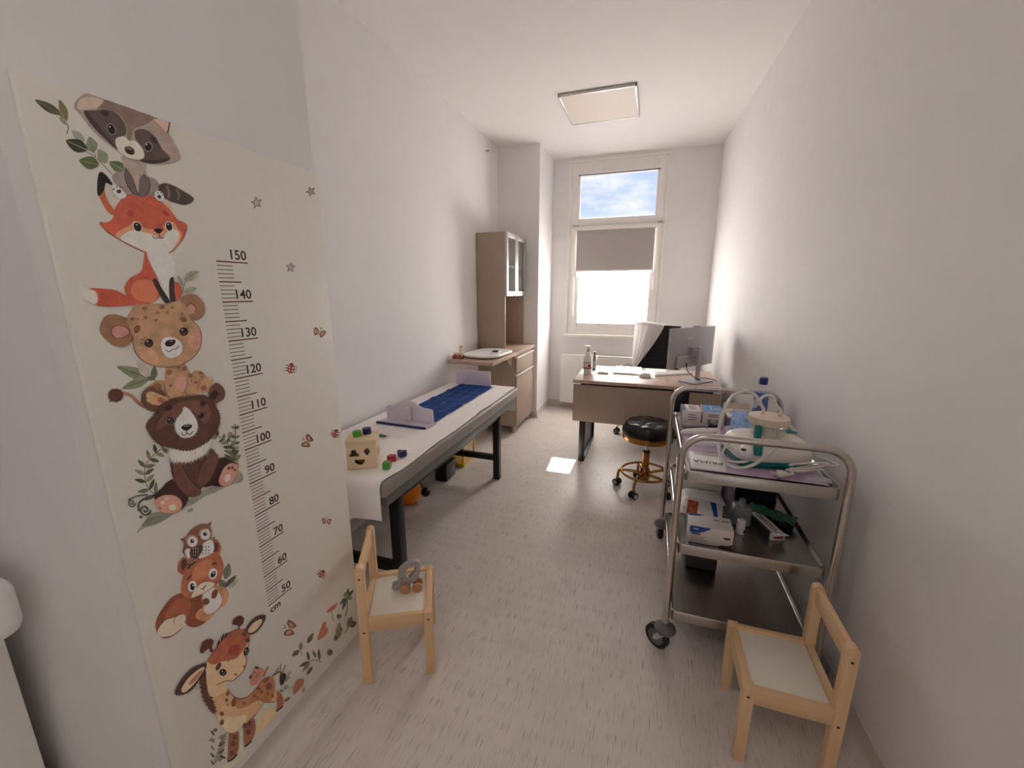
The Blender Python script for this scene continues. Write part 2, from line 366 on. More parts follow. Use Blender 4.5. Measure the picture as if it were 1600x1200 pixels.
b = MB(); b.box(-0.886, YB - 0.034, 2.693, -0.018, YB - 0.012, 2.702, 0.002); b.build('bottom_bar', 'dark_trim', rb)

# ------------------------------------------------------------------ radiator under the window
ra = thing('radiator', 'flat white panel radiator under the window, behind the desk', 'radiator', (-0.45, 4.96, 0.08))
b = MB(); b.box(-1.02, 4.905, 0.085, 0.12, 4.92, 0.67, 0.006); b.build('front_panel', 'paint_white', ra)
b = MB(); b.box(-1.015, 4.92, 0.09, 0.115, 4.985, 0.66, 0.004); b.build('body', 'paint_white', ra)
b = MB()
b.box(-1.02, 4.905, 0.66, 0.12, 4.99, 0.682, 0.005); b.build('top_grille', 'paint_white', ra)
b = MB(); b.tube([(-1.0, 4.965, 0.09), (-1.0, 4.965, 0.05), (-1.02, 4.965, 0.03), (-1.03, 4.98, 0.03)], 0.008, sm=4); b.build('pipe', 'chrome', ra)
for x in (-0.8, -0.1):
    b = MB(); b.box(x - 0.02, 4.985, 0.2, x + 0.02, 5.015, 0.6); b.build('bracket', 'paint_white', ra)

# ------------------------------------------------------------------ ceiling panel lamp (switched off)
M['diffuser'] = mat('lamp_diffuser', (222, 212, 202), 0.5, var=0.01)
cl = thing('ceiling_lamp', 'square ceiling panel lamp with thin aluminium frame, switched off', 'ceiling lamp', (-0.5, 3.75, ZC))
lx0, lx1, ly0, ly1, lz = -0.79, -0.215, 3.45, 4.03, ZC - 0.022
b = MB()
for x0, y0, x1, y1 in ((lx0, ly0, lx1, ly0 + 0.014), (lx0, ly1 - 0.014, lx1, ly1), (lx0, ly0, lx0 + 0.014, ly1), (lx1 - 0.014, ly0, lx1, ly1)): b.box(x0, y0, lz, x1, y1, ZC, 0.002)
b.build('frame', 'alu', cl)
b = MB(); b.box(lx0 + 0.012, ly0 + 0.012, lz + 0.004, lx1 - 0.012, ly1 - 0.012, ZC - 0.002); b.build('diffuser', 'diffuser', cl)
M['diffuser_fill'] = mat('fill_lamp_diffuser', (255, 248, 240), 0.5, var=0.0, emit=5.5)  # glow of an added lamp out of view, evens out the near end
cl = thing('ceiling_lamp', 'added square ceiling panel lamp behind the camera, lit as fill light', 'ceiling lamp', (-0.35, -0.45, ZC))
lx0, lx1, ly0, ly1 = -0.64, -0.06, -0.74, -0.16
b = MB()
for x0, y0, x1, y1 in ((lx0, ly0, lx1, ly0 + 0.014), (lx0, ly1 - 0.014, lx1, ly1), (lx0, ly0, lx0 + 0.014, ly1), (lx1 - 0.014, ly0, lx1, ly1)): b.box(x0, y0, lz, x1, y1, ZC, 0.002)
b.build('frame', 'alu', cl)
b = MB(); b.box(lx0 + 0.012, ly0 + 0.012, lz + 0.004, lx1 - 0.012, ly1 - 0.012, ZC - 0.002); b.build('diffuser', 'diffuser_fill', cl)
b = MB(); q = P(759, 236, x=XL); b.cyl((XL, q.y, q.z), (XL + 0.03, q.y, q.z), 0.004, n=10); b.cyl((XL + 0.03, q.y, q.z - 0.006), (XL + 0.03, q.y, q.z + 0.008), 0.003, n=8)
tag(b.build('wall_hook', 'grey_plastic'), 'tiny grey metal hook high on the wall above the cabinet', 'hook')
# washbasin at the recess wall, cut by the frame edge
wb = thing('washbasin', 'white ceramic washbasin with rounded rim on a white cabinet, at the door recess', 'washbasin', (-1.65, 0.2, 0))
b = MB(); b.box(-1.95, -0.02, 0.665, -1.30, 0.41, 0.81, 0.035, 4)
b.build('basin', 'paint_white', wb)
b = MB(); b.box(-1.90, 0.06, 0.0, -1.435, 0.405, 0.668, 0.004); b.build('cabinet', 'white', wb)
b = MB(); b.tube([(-1.62, 0.36, 0.80), (-1.62, 0.36, 0.93), (-1.62, 0.33, 0.97), (-1.62, 0.25, 0.96), (-1.62, 0.23, 0.93)], 0.012, sm=4); b.build('tap', 'chrome', wb)
# ================================================================== examination couch
M['couch_grey'] = mat('grey_upholstery', (150, 143, 138), 0.55, var=0.03, scale=120, bump=0.05, bscale=400)
M['steel_grey'] = mat('grey_painted_steel', (110, 112, 112), 0.45, var=0.04)
M['paper'] = mat('white_paper_roll', (238, 234, 231), 0.8, var=0.015, scale=30, bump=0.12, bscale=160)
BX0, BX1, BY0, BY1, BZ = -1.625, -1.0, 1.315, 3.15, 0.655
couch = thing('examination_couch', 'grey upholstered examination couch on black steel legs along the wall', 'couch', ((BX0 + BX1) / 2, (BY0 + BY1) / 2, 0))
b = MB(); b.box(BX0, BY0, BZ - 0.075, BX1, BY1, BZ, 0.014, 3); b.build('mattress', 'couch_grey', couch)
b = MB(); b.box(BX0 + 0.012, BY0 + 0.03, BZ - 0.125, BX1 - 0.012, BY1 - 0.03, BZ - 0.074, 0.003); b.build('frame_rail', 'steel_grey', couch)
LG = 0.05
legs = [(BX1 - 0.062, 1.48), (BX1 - 0.062, 2.80), (BX0 + 0.062, 1.48), (BX0 + 0.062, 2.80)]
for x, y in legs:
    b = MB(); b.box(x - LG / 2, y - LG / 2, 0.012, x + LG / 2, y + LG / 2, BZ - 0.124, 0.003); lg = b.build('leg', 'black_steel', couch)
    b = MB(); b.box(x - LG / 2 - .002, y - LG / 2 - .002, 0, x + LG / 2 + .002, y + LG / 2 + .002, 0.016, 0.003); b.build('foot_cap', 'black', lg)
for y, z in ((1.48, 0.13), (2.80, 0.17)):
    b = MB(); b.box(BX0 + 0.085, y - 0.02, z - 0.02, BX1 - 0.085, y + 0.02, z + 0.022, 0.003); b.build('stretcher', 'black_steel', couch)
for x in (BX0 + 0.062, BX1 - 0.062):
    b = MB(); b.box(x - 0.02, 1.50, BZ - 0.165, x + 0.02, 2.78, BZ - 0.122, 0.003); b.build('side_rail', 'black_steel', couch)
# paper sheet: lies on top with a wavy front edge, hangs down at the near end and at the far end
def paper(u, v):
    # u across (0 wall side .. 1 room side), v along (0 near drop .. 1 far drop)
    s_ = v * 2.23 - 0.19                       # distance along: -0.19..0 drop, 0..1.835 top, then far drop
    L = BY1 - BY0
    edge = 0.005 * math.sin(s_ * 5.1 + 0.6) + 0.004 * math.sin(s_ * 11.0) - 0.012
    if s_ > 0.95: edge -= 0.016 * min(1, (s_ - 0.95) / 0.12)
    if s_ < 0.0: edge += 0.02
    x0 = BX0 + 0.02; x1 = BX1 + edge + 0.006
    if s_ < 0.08: x1 = BX1 - 0.01 + (edge + 0.016) * max(0, s_) / 0.08
    x = x0 + (x1 - x0) * u
    wr = 0.0012 * math.sin(x * 40 + s_ * 3) * math.sin(s_ * 17 + x * 9) + 0.0008 * math.sin(s_ * 60 + x * 15)
    zt = BZ + 0.0065 + max(0, wr)
    if s_ < 0:
        r = 0.03; d = -s_
        if d < r * 1.57: a = d / r; return Vector((x, BY0 + 0.018 - r * math.sin(a) - 0.002, zt - r * (1 - math.cos(a))))
        return Vector((x, BY0 + 0.018 - r - 0.002 - 0.012 * (d - 0.05) / 0.14 * (1 + math.sin(x * 14)), zt - r - (d - r * 1.57)))
    if s_ > L - 0.02:
        r = 0.02; d = s_ - (L - 0.018)
        if d < r * 1.57: a = max(0, d) / r; return Vector((x, BY1 - 0.018 + r * math.sin(a) + 0.003, zt - r * (1 - math.cos(a))))
        return Vector((x, BY1 + 0.008 + 0.01 * (d - 0.03), zt - r - (d - r * 1.57)))
    return Vector((x, BY0 + 0.018 + s_ if s_ > 0 else BY0 + 0.018, zt))
b = MB(); b.sheet(paper, 34, 150); o = b.build('paper_sheet', 'paper', None, 60)
tag(o, 'white paper roll sheet spread over the examination couch', 'paper sheet')
ZP = BZ + 0.0092
# ------------------------------------------------------------------ infant measuring mat
M['blue_cloth'] = mat('blue_fabric', (44, 92, 178), 0.8, var=0.12, scale=14, bump=0.15, bscale=90, col2=(34, 74, 150))
M['lilac_board'] = mat('white_measuring_board', (206, 198, 210), 0.4, var=0.015)
M['navy'] = mat('navy_edge', (24, 34, 92), 0.5)
mm = thing('measuring_mat', 'blue infant measuring mat with pale head board and sliding foot board on the couch', 'measuring mat', (-1.33, 2.5, ZP))
def matf(u, v):
    x = -1.487 + 0.30 * u + 0.008 * (1 - v); y = 2.015 + v * 1.045
    return Vector((x, y, ZP + 0.004 + 0.006 * max(0, math.sin(v * 26 + 2.2 * u)) ** 3 + 0.0012 * math.sin(u * 30)))
b = MB(); b.sheet(matf, 20, 110, 0.003); mo = b.build('mat', 'blue_cloth', mm, 60)
M['print_line'] = mat('pale_blue_print', (126, 158, 212), 0.8)
for i in range(1, 4):
    u = i * 0.25; b = MB(); b.sheet(lambda a, v, u=u: matf(u - 0.006 + 0.012 * a, v) + Vector((0, 0, 0.0012)), 1, 110, 0.0004); b.build('print_line', 'print_line', mo, 60)
for i in range(1, 9):
    v0 = i / 9.0; b = MB(); b.sheet(lambda u, a, v0=v0: matf(u, v0 - 0.003 + 0.006 * a) + Vector((0, 0, 0.0012)), 20, 1, 0.0004); b.build('print_line', 'print_line', mo, 60)
b = MB(); b.box(-1.525, 3.062, ZP, -1.213, 3.076, ZP + 0.125, 0.003); hb = b.build('head_board', 'lilac_board', mm)
b = MB(); b.box(-1.43, 3.05, ZP + 0.001, -1.33, 3.064, ZP + 0.018, 0.003); b.build('board_clip', 'lilac_board', hb)
# sliding foot board: upright with a wavy top and an oval grip, on a flat foot with a navy edge
top = [(-1.478, 0.0), (-1.478, 0.074), (-1.462, 0.082), (-1.432, 0.084), (-1.405, 0.098), (-1.37, 0.118), (-1.325, 0.126), (-1.285, 0.116), (-1.255, 0.096), (-1.225, 0.086), (-1.185, 0.084), (-1.165, 0.076), (-1.163, 0.0)]
sp = [(p.x, p.y) for p in smooth_pts([Vector((a, c, 0)) for a, c in top[1:-1]], 4)]
outl = [(-1.478, 0.0)] + sp + [(-1.163, 0.0)]
b = MB(); b.prism(outl, (0, 2.03, ZP + 0.012), (1, 0, 0), (0, 0, 1), -0.006, 0.006, 0.001); sl = b.build('slide_board', 'lilac_board', mm, 30)
b = MB(); b.box(-1.335, 2.005, ZP + 0.012, -1.305, 2.026, ZP + 0.10, 0.009, 3); b.build('grip', 'lilac_board', sl)
b = MB(); b.prism([(-1.482, 2.045), (-1.50, 1.962), (-1.172, 1.952), (-1.16, 2.045)], (0, 0, ZP + 0.006), (1, 0, 0), (0, 1, 0), 0, 0.007); b.build('slide_foot', 'lilac_board', mm)
b = MB(); b.prism([(-1.506, 1.956), (-1.506, 1.966), (-1.172, 1.956), (-1.172, 1.946)][::-1], (0, 0, ZP + 0.0005), (1, 0, 0), (0, 1, 0), 0, 0.011); b.build('slide_edge', 'navy', mm)
# ------------------------------------------------------------------ shape sorter and blocks
M['birch'] = wood('birch_plywood', (230, 208, 176), (216, 190, 156), 'x', 14, 0.5)
M['dark_in'] = mat('dark_inside', (86, 40, 22), 0.7)
M['green'] = mat('green_lacquer', (66, 140, 36), 0.35, var=0.08, scale=20)
M['dkgreen'] = mat('dark_green_lacquer', (62, 108, 72), 0.4)
M['blue'] = mat('blue_lacquer', (34, 44, 92), 0.35, var=0.08, scale=20)
M['red'] = mat('red_lacquer', (170, 26, 34), 0.35, var=0.08, scale=20)
M['yellow'] = mat('yellow_lacquer', (214, 168, 36), 0.4)
sb = thing('shape_sorter', 'pale wooden shape sorter box with cut-out holes at the near end of the couch', 'toy box', (-1.194, 1.449, ZP), math.radians(30))
W_, D_, H_, T_ = 0.126, 0.128, 0.114, 0.008
def holed_panel(b, w_, h_, holes, t, mtx):
    """panel in x-z with through holes, from a triangulated fill"""
    bb = bmesh.new(); edges = []
    def loop(pts):
        vs = [bb.verts.new((p[0], 0, p[1])) for p in pts]
        for i in range(len(vs)): edges.append(bb.edges.new((vs[i], vs[(i + 1) % len(vs)])))
    loop([(-w_ / 2, 0), (w_ / 2, 0), (w_ / 2, h_), (-w_ / 2, h_)])
    for h in holes: loop(h)
    bmesh.ops.triangle_fill(bb, use_beauty=True, use_dissolve=False, edges=edges)
    r = bmesh.ops.extrude_face_region(bb, geom=list(bb.faces))
    bmesh.ops.translate(bb, vec=(0, t, 0), verts=[e for e in r['geom'] if isinstance(e, bmesh.types.BMVert)])
    b._add(bb, mtx)
hexh = [(-0.05, 0.058), (-0.012, 0.058), (-0.010, 0.066), (-0.020, 0.076), (-0.020, 0.088), (-0.042, 0.088), (-0.042, 0.076), (-0.052, 0.066)]
dia = [(0.022, 0.058), (0.038, 0.078), (0.024, 0.098), (0.008, 0.078)]
half = [(-0.02 + 0.023 * math.cos(a) + 0.01, 0.043 + 0.025 * math.sin(a)) for a in [math.pi + math.pi * i / 10 for i in range(11)]]
def sbm(ang, dx=0, dy=0, dz=0): return pmat(sb) @ Matrix.Rotation(ang, 4, 'Z') @ Matrix.Translation((dx, dy, dz))
b = MB(); holed_panel(b, W_, H_, [hexh, dia, half], T_, sbm(0, 0, -D_ / 2, 0)); b.build('front_panel', 'birch', sb)
b = MB(); holed_panel(b, D_ - 2 * T_, H_, [circle(0.018, 16, -0.02, 0.06), [(0.015, 0.03), (0.04, 0.03), (0.04, 0.055), (0.015, 0.055)]], T_, sbm(math.pi / 2, 0, -W_ / 2, 0)); b.build('side_panel', 'birch', sb)
b = MB(); b.box(-W_ / 2, -D_ / 2 + T_, 0, -W_ / 2 + T_, D_ / 2 - T_, H_, 0, 2, pmat(sb)); b.build('side_panel', 'birch', sb)
b = MB(); b.box(-W_ / 2, D_ / 2 - T_, 0, W_ / 2, D_ / 2, H_, 0, 2, pmat(sb)); b.build('back_panel', 'birch', sb)
b = MB(); b.box(-W_ / 2 + T_, -D_ / 2 + T_, 0.0, W_ / 2 - T_, D_ / 2 - T_, T_, 0, 2, pmat(sb)); b.build('bottom_panel', 'dark_in', sb)
b = MB(); b.box(-W_ / 2 - 0.002, -D_ / 2 - 0.002, H_, W_ / 2 + 0.002, D_ / 2 + 0.002, H_ + 0.017, 0.0015, 2, pmat(sb))
lid = b.build('lid', 'birch', sb)
b = MB(); b.box(-0.028, -D_ / 2 - 0.0035, H_ + 0.010, 0.012, -D_ / 2 + 0.004, H_ + 0.0172, 0.001, 2, pmat(sb)); b.build('finger_notch', 'birch', lid)
for z in (0.03, 0.05, 0.09):
    b = MB(); b.cyl(pmat(sb) @ Vector((W_ / 2 - 0.01, -D_ / 2 - 0.0006, z)), pmat(sb) @ Vector((W_ / 2 - 0.01, -D_ / 2 + 0.002, z)), 0.0016, n=8); b.build('screw', 'screw', sb)
ZL = ZP + H_ + 0.0172
def block(name, label, m, poly, c, z, h, rz=0.0):
    ca, sa = math.cos(rz), math.sin(rz)
    poly = [(a * 1.15, d * 1.15) for a, d in poly]; h *= 1.12; pp = [(c[0] + a * ca - d * sa, c[1] + a * sa + d * ca) for a, d in poly]
    b = MB(); b.prism(pp, (0, 0, z), (1, 0, 0), (0, 1, 0), 0, h, 0.0015); return tag(b.build(name, m), label, 'toy block', 'shape sorter blocks')
q = pmat(sb) @ Vector((-0.022, -0.004, 0)); block('toy_block', 'green hexagonal toy block standing on the shape sorter lid', 'green', circle(0.018, 6, a0=0.3), (q.x, q.y), ZL, 0.022)
q = pmat(sb) @ Vector((0.016, 0.026, 0)); block('toy_block', 'dark blue round toy block standing on the shape sorter lid', 'blue', circle(0.0165, 20), (q.x, q.y), ZL, 0.024)
q = P(602, 732, z=ZP); block('toy_block', 'green cube toy block lying on the couch paper beside the sorter', 'green', [(-.014, -.014), (.014, -.014), (.014, .014), (-.014, .014)], (q.x + .004, q.y + 0.008), ZP, 0.026, 0.35)
q = P(609, 721, z=ZP); block('toy_block', 'red flower-shaped toy block lying on the couch paper', 'red', [((0.0165 + 0.003 * math.cos(5 * a)) * math.cos(a), (0.0165 + 0.003 * math.cos(5 * a)) * math.sin(a)) for a in [2 * math.pi * i / 40 for i in range(40)]], (q.x + .004, q.y + .012), ZP, 0.023)
heart = [(0.0, -0.018), (0.010, -0.010), (0.019, 0.0), (0.019, 0.011), (0.010, 0.016), (0.0, 0.009), (-0.010, 0.016), (-0.019, 0.011), (-0.019, 0.0), (-0.010, -0.010)]
q = P(624, 714, z=ZP); block('toy_block', 'dark blue heart-shaped toy block on the couch paper next to the red one', 'blue', heart, (q.x + .006, q.y + .012), ZP, 0.024, 0.3)
q = P(597, 683, z=ZP); block('toy_block', 'flat dull green triangular toy block lying behind the shape sorter', 'dkgreen', [(-0.06, -0.04), (0.035, 0.01), (-0.05, 0.035)], (q.x - 0.02, q.y), ZP, 0.008)
q = pmat(sb) @ Vector((-0.005, -0.02, 0.008)); block('toy_block', 'yellow half-round toy block inside the shape sorter', 'yellow', half and [(0.024 * math.cos(a), 0.024 * math.sin(a)) for a in [math.pi * i / 10 for i in range(11)]], (q.x, q.y), q.z, 0.022)
# ------------------------------------------------------------------ under the couch
M['amber'] = mat('orange_toy_plastic', (226, 128, 22), 0.35, var=0.04)
M['brown_wheel'] = mat('dark_brown_plastic', (58, 22, 22), 0.4)
M['clear_box'] = mat('clear_plastic', (236, 226, 206), 0.12, alpha=0.35, var=0.0)
M['yellow_pl'] = mat('yellow_plastic', (226, 180, 26), 0.35, var=0.04)
cr_ = thing('storage_crate', 'clear plastic storage crate with yellow edges on the floor under the couch', 'crate', (-1.5, 3.0, 0))
cx0, cx1, cy0, cy1, cz = -1.60, -1.40, 2.90, 3.12, 0.30
b = MB()
for x0, y0, x1, y1 in ((cx0, cy0, cx1, cy0 + 0.004), (cx0, cy1 - 0.004, cx1, cy1), (cx0, cy0, cx0 + 0.004, cy1), (cx1 - 0.004, cy0, cx1, cy1)): b.box(x0 + .002, y0 + .002, 0.02, x1 - .002, y1 - .002, cz)
b.build('wall_panels', 'clear_box', cr_)
for x in (cx0, cx1):
    for y in (cy0, cy1):
        b = MB(); b.box(x - 0.007, y - 0.007, 0, x + 0.007, y + 0.007, cz, 0.002); b.build('corner_post', 'yellow_pl', cr_)
b = MB(); b.box(cx0, cy0, 0.0, cx1, cy1, 0.028, 0.003); b.build('base_tray', 'yellow_pl', cr_)
b = MB(); frame_ring(b, cx0 - 0.006, cx1 + 0.006, cz - 0.001, cz + 0.002, 0.001, cy0, cy1); b.bm.clear(); b.box(cx0 - .006, cy0 - .006, cz, cx1 + .006, cy0 + .012, cz + .012, .002); b.box(cx0 - .006, cy1 - .012, cz, cx1 + .006, cy1 + .006, cz + .012, .002); b.box(cx0 - .006, cy0, cz, cx0 + .012, cy1, cz + .012, .002); b.box(cx1 - .012, cy0, cz, cx1 + .006, cy1, cz + .012, .002); b.build('rim', 'yellow_pl', cr_)
b = MB(); b.box(-1.61, 2.845, 0.0, -1.465, 2.893, 0.26, 0.008, 3); b.bm.clear(); b.box(-1.50, 2.60, 0.0, -1.40, 2.76, 0.13, 0.010, 3); b.box(-1.504, 2.596, 0.125, -1.396, 2.764, 0.142, 0.006); o = b.build('storage_box', 'black')
tag(o, 'black lidded storage box on the floor under the couch beside the crate', 'box')
tt = thing('pull_toy', 'orange rounded pull toy with dark brown round head under the couch', 'toy', (-1.45, 2.25, 0))
b = MB(); b.lathe([(0.005, 0.0), (0.055, 0.006), (0.075, 0.04), (0.08, 0.10), (0.072, 0.17), (0.05, 0.21), (0.01, 0.22)], (-1.507, 2.255, 0.0), 24); b.build('body', 'amber', tt)
b = MB(); q = P(665, 769, y=2.32); b.ball((q.x, q.y, q.z), 0.032); b.build('ball', 'brown_wheel', tt)
b = MB(); b.tube([(-1.497, 2.265, 0.19), (-1.47, 2.29, 0.20), (q.x - 0.02, q.y - .005, q.z + 0.035), (q.x, q.y, q.z + .02)], 0.004, 8, sm=4); b.build('rod', 'brown_wheel', tt)
# ================================================================== cabinet, worktop, hutch
CX0, CXF, CY0, CY1 = XL + 0.004, -1.225, 3.80, 4.415
ZT = 0.855
cb = thing('base_cabinet', 'taupe base cabinet with a drawer over a door, against the wall pier', 'cabinet', (-1.43, 4.1, 0))
b = MB(); b.box(CX0, CY0, 0.082, CXF - 0.02, CY1, ZT - 0.031, 0.001); b.build('body', 'taupe', cb)
b = MB(); b.box(CXF - 0.019, CY0 + 0.003, 0.082, CXF, CY1 - 0.018, 0.605, 0.0015); dr = b.build('door', 'taupe', cb)
b = MB(); b.box(CXF - 0.020, CY0 + 0.003, 0.605, CXF + 0.012, CY1 - 0.018, 0.622, 0.003); b.build('handle', 'handle_alu', dr)
b = MB(); b.box(CXF - 0.019, CY0 + 0.003, 0.632, CXF, CY1 - 0.018, 0.782, 0.0015); dw = b.build('drawer', 'taupe', cb)
b = MB(); b.box(CXF - 0.020, CY0 + 0.003, 0.782, CXF + 0.012, CY1 - 0.018, 0.799, 0.003); b.build('handle', 'handle_alu', dw)
for x in (CXF - 0.05, CX0 + 0.05):
    for y in (CY0 + 0.06, CY1 - 0.06):
        b = MB(); b.box(x - 0.016, y - 0.016, 0, x + 0.016, y + 0.016, 0.083, 0.002); b.build('leg', 'alu', cb)
wt = thing('worktop', 'taupe laminate worktop on the base cabinet', 'worktop', (-1.43, 4.1, ZT - 0.03))
b = MB(); b.box(CX0, CY0 - 0.012, ZT - 0.03, CXF + 0.012, CY1, ZT, 0.002); b.build('top', 'taupe_x', wt)
fs = thing('wall_shelf', 'taupe fold-down shelf on steel brackets, beside the base cabinet', 'shelf', (-1.43, 3.45, ZT - 0.03))
b = MB(); b.box(CX0, 3.125, ZT - 0.03, CXF + 0.012, CY0 - 0.015, ZT, 0.002); b.build('top', 'taupe_x', fs)
for x in (-1.56, -1.29):
    b = MB(); b.box(x - 0.012, CY0 - 0.006, ZT - 0.14, x + 0.012, CY0 - 0.001, ZT - 0.031, 0.001); b.box(x - 0.012, CY0 - 0.12, ZT - 0.037, x + 0.012, CY0 - 0.001, ZT - 0.0305, 0.001)
    b.bar((x, CY0 - 0.012, ZT - 0.135), (x, CY0 - 0.11, ZT - 0.04), 0.018, 0.004, 0.0005, (0, 1, 0)); b.build('bracket', 'handle_alu', fs)
ht = thing('wall_cabinet', 'tall taupe hutch cabinet with two glazed aluminium doors, standing on the worktop', 'cabinet', (-1.49, 4.1, ZT))
HX = -1.345; HB = 1.385; HT = 1.972
b = MB(); b.box(CX0, CY0, ZT, HX, CY0 + 0.018, HT, 0.001); b.build('side_panel', 'taupe', ht)
b = MB(); b.box(CX0, CY1 - 0.018, ZT, HX, CY1, HT, 0.001); b.build('side_panel', 'taupe', ht)
b = MB(); b.box(CX0, CY0 + 0.018, ZT, CX0 + 0.012, CY1 - 0.018, HT, 0.001); b.build('back_panel', 'taupe', ht)
b = MB(); b.box(CX0 + 0.012, CY0 + 0.018, HT - 0.018, HX, CY1 - 0.018, HT, 0.001); b.build('top_panel', 'taupe', ht)
b = MB(); b.box(CX0 + 0.012, CY0 + 0.018, HB, HX, CY1 - 0.018, HB + 0.018, 0.001); b.build('bottom_panel', 'taupe', ht)
b = MB(); b.box(CX0 + 0.012, CY0 + 0.018, 1.665, HX - 0.03, CY1 - 0.018, 1.683, 0.001); b.build('shelf_board', 'alu', ht)
M['thin_glass'] = mat('thin_cabinet_glass', (196, 200, 198), 0.06, alpha=0.12, var=0.0, spec=0.25)
for y0, y1 in ((CY0 + 0.002, (CY0 + CY1) / 2 - 0.002), ((CY0 + CY1) / 2 + 0.002, CY1 - 0.002)):
    b = MB(); w_ = 0.045
    for a in ((y0, y0 + w_, HB, HT), (y1 - w_, y1, HB, HT), (y0 + w_, y1 - w_, HB, HB + w_), (y0 + w_, y1 - w_, HT - w_, HT)): b.box(HX + 0.001, a[0], a[2], HX + 0.021, a[1], a[3], 0.0015)
    d = b.build('door', 'alu', ht)
    b = MB(); b.box(HX + 0.009, y0 + w_ - 0.004, HB + w_ - 0.004, HX + 0.013, y1 - w_ + 0.004, HT - w_ + 0.004); b.build('pane', 'thin_glass', d)
b = MB(); b.box(-1.50, 3.84, HB + 0.0185, -1.375, 3.93, HB + 0.19, 0.004); b.box(-1.499, 3.841, HB + 0.188, -1.376, 3.929, HB + 0.192, 0.001)
tag(b.build('carton', 'white'), 'white carton behind the glass doors of the hutch cabinet', 'box')
b = MB(); b.lathe([(0.03, 0), (0.03, 0.10), (0.012, 0.12), (0.012, 0.14), (0.001, 0.141)], (-1.42, 3.9, 1.6835), 20); tag(b.build('bottle', 'white'), 'small white bottle on the upper shelf behind glass', 'bottle')
# baby scale on the shelf
sc_ = thing('baby_scale', 'white flat digital baby scale with small dark display on the shelf', 'scale', (-1.39, 3.46, ZT))
c0 = P(752, 551, z=ZT + 0.03)
b = MB()
pl = rrect(0.34, 0.50, 0.12, 8)
rot = Matrix.Translation((-1.39, 3.47, 0)) @ Matrix.Rotation(math.radians(-4), 4, 'Z')
rings = []
for s_, z in ((0.80, 0.008), (0.93, 0.010), (0.99, 0.018), (1.0, 0.028), (0.985, 0.034), (0.94, 0.038), (0.86, 0.033), (0.70, 0.029), (0.4, 0.027)):
    rings.append([rot @ Vector((a * s_, c * s_, ZT + z)) for a, c in pl])
b.ring(rings); b.build('tray', 'white', sc_, 50)
b = MB(); mt = Matrix.Translation((P(774, 550, z=ZT + 0.045).x, P(774, 550, z=ZT + 0.045).y, ZT + 0.047)) @ Matrix.Rotation(math.radians(-4), 4, 'Z') @ Matrix.Rotation(math.radians(20), 4, 'X'); b.box(-0.045, -0.035, -0.01, 0.045, 0.035, 0.004, 0.003, 2, mt); pn = b.build('console', 'white', sc_)
M['lcd'] = mat('lcd_glass', (58, 62, 60), 0.15)
b = MB(); b.box(-0.027, -0.02, 0.003, 0.027, 0.02, 0.0055, 0.001, 2, mt); b.build('display', 'lcd', pn)
for sx in (-1, 1):
    for sy in (-1, 1):
        b = MB(); b.cyl((-1.39 + sx * 0.09, 3.47 + sy * 0.17, ZT), (-1.39 + sx * 0.09, 3.47 + sy * 0.17, ZT + 0.014), 0.014, n=14); b.build('foot', 'rubber', sc_)
# little wooden wheeled toy at the wall end of the shelf
M['toy_wood'] = wood('light_toy_wood', (226, 206, 182), (208, 184, 158), 'x', 20)
M['toy_brown'] = wood('brown_toy_wood', (150, 98, 74), (128, 80, 60), 'x', 20)
q = P(705, 560, z=ZT)
wy = thing('wooden_toy', 'small pale wooden animal toy with brown wheels at the wall end of the shelf', 'toy', (q.x, q.y, ZT))
tx, ty = -1.57, 3.22
wy.location = (tx, ty, ZT)
b = MB(); b.box(tx - 0.045, ty - 0.012, ZT + 0.014, tx + 0.035, ty + 0.012, ZT + 0.055, 0.009, 3); b.build('body', 'toy_wood', wy)
b = MB(); b.box(tx + 0.008, ty - 0.009, ZT + 0.05, tx + 0.026, ty + 0.009, ZT + 0.105, 0.006); b.ball((tx + 0.024, ty, ZT + 0.105), 0.014, (1.4, .8, .9)); b.build('head', 'toy_wood', wy)
b = MB(); b.ball((tx + 0.032, ty - 0.008, ZT + 0.11), 0.004); b.build('eye', 'black', wy)
for dx in (-0.03, 0.022):
    for dy in (-0.018, 0.018):
        b = MB(); b.cyl((tx + dx, ty + dy - 0.006, ZT + 0.019), (tx + dx, ty + dy + 0.006, ZT + 0.019), 0.019, n=20); b.build('wheel', 'toy_brown', wy)
# ================================================================== printed height chart board
XBD = -1.035
M['chart_board'] = mat('chart_print_white', (231, 228, 219), 0.55, var=0.012, scale=60, bump=0.03, bscale=500)
hc = thing('height_chart', 'tall white height chart board printed with stacked forest animals and a centimetre ruler', 'height chart', (XBD - 0.008, 0.81, 0.08))
b = MB(); b.box(XS + 0.001, 0.476, 0.082, XBD, 1.146, 1.79, 0.0012); board = b.build('board', 'chart_board', hc)
_wc = {}
def wc(c):
    c = tuple(c)
    if c not in _wc:
        l = lin(c)[:3]; g_ = sum(l) / 3; sat_ = 0.55 if c[1] >= c[0] else 0.84; l = [min(0.9, (g_ + (v - g_) * sat_) * 1.42) for v in l]
        s_ = [255 * (v * 12.92 if v < 0.0031308 else 1.055 * v ** (1 / 2.4) - 0.055) for v in l]
        _wc[c] = mat('print_%02x%02x%02x' % c, s_, 0.6, var=0.16 if max(c) < 205 else 0.06, scale=55)
    return _wc[c]
CR = {'A': (0, 80, 3.0), 'B': (110, 140, 6.0), 'C': (110, 280, 6.0), 'D': (140, 450, 6.0), 'E': (200, 580, 4.615), 'G': (230, 810, 6.313), 'H': (260, 950, 4.8), 'I': (330, 1000, 6.0), 'L': (40, 130, 7.06), 'R': (320, 260, 3.0), 'S': (340, 640, 3.333), 'T': (380, 880, 3.75), 'U': (0, 0, 1.0)}
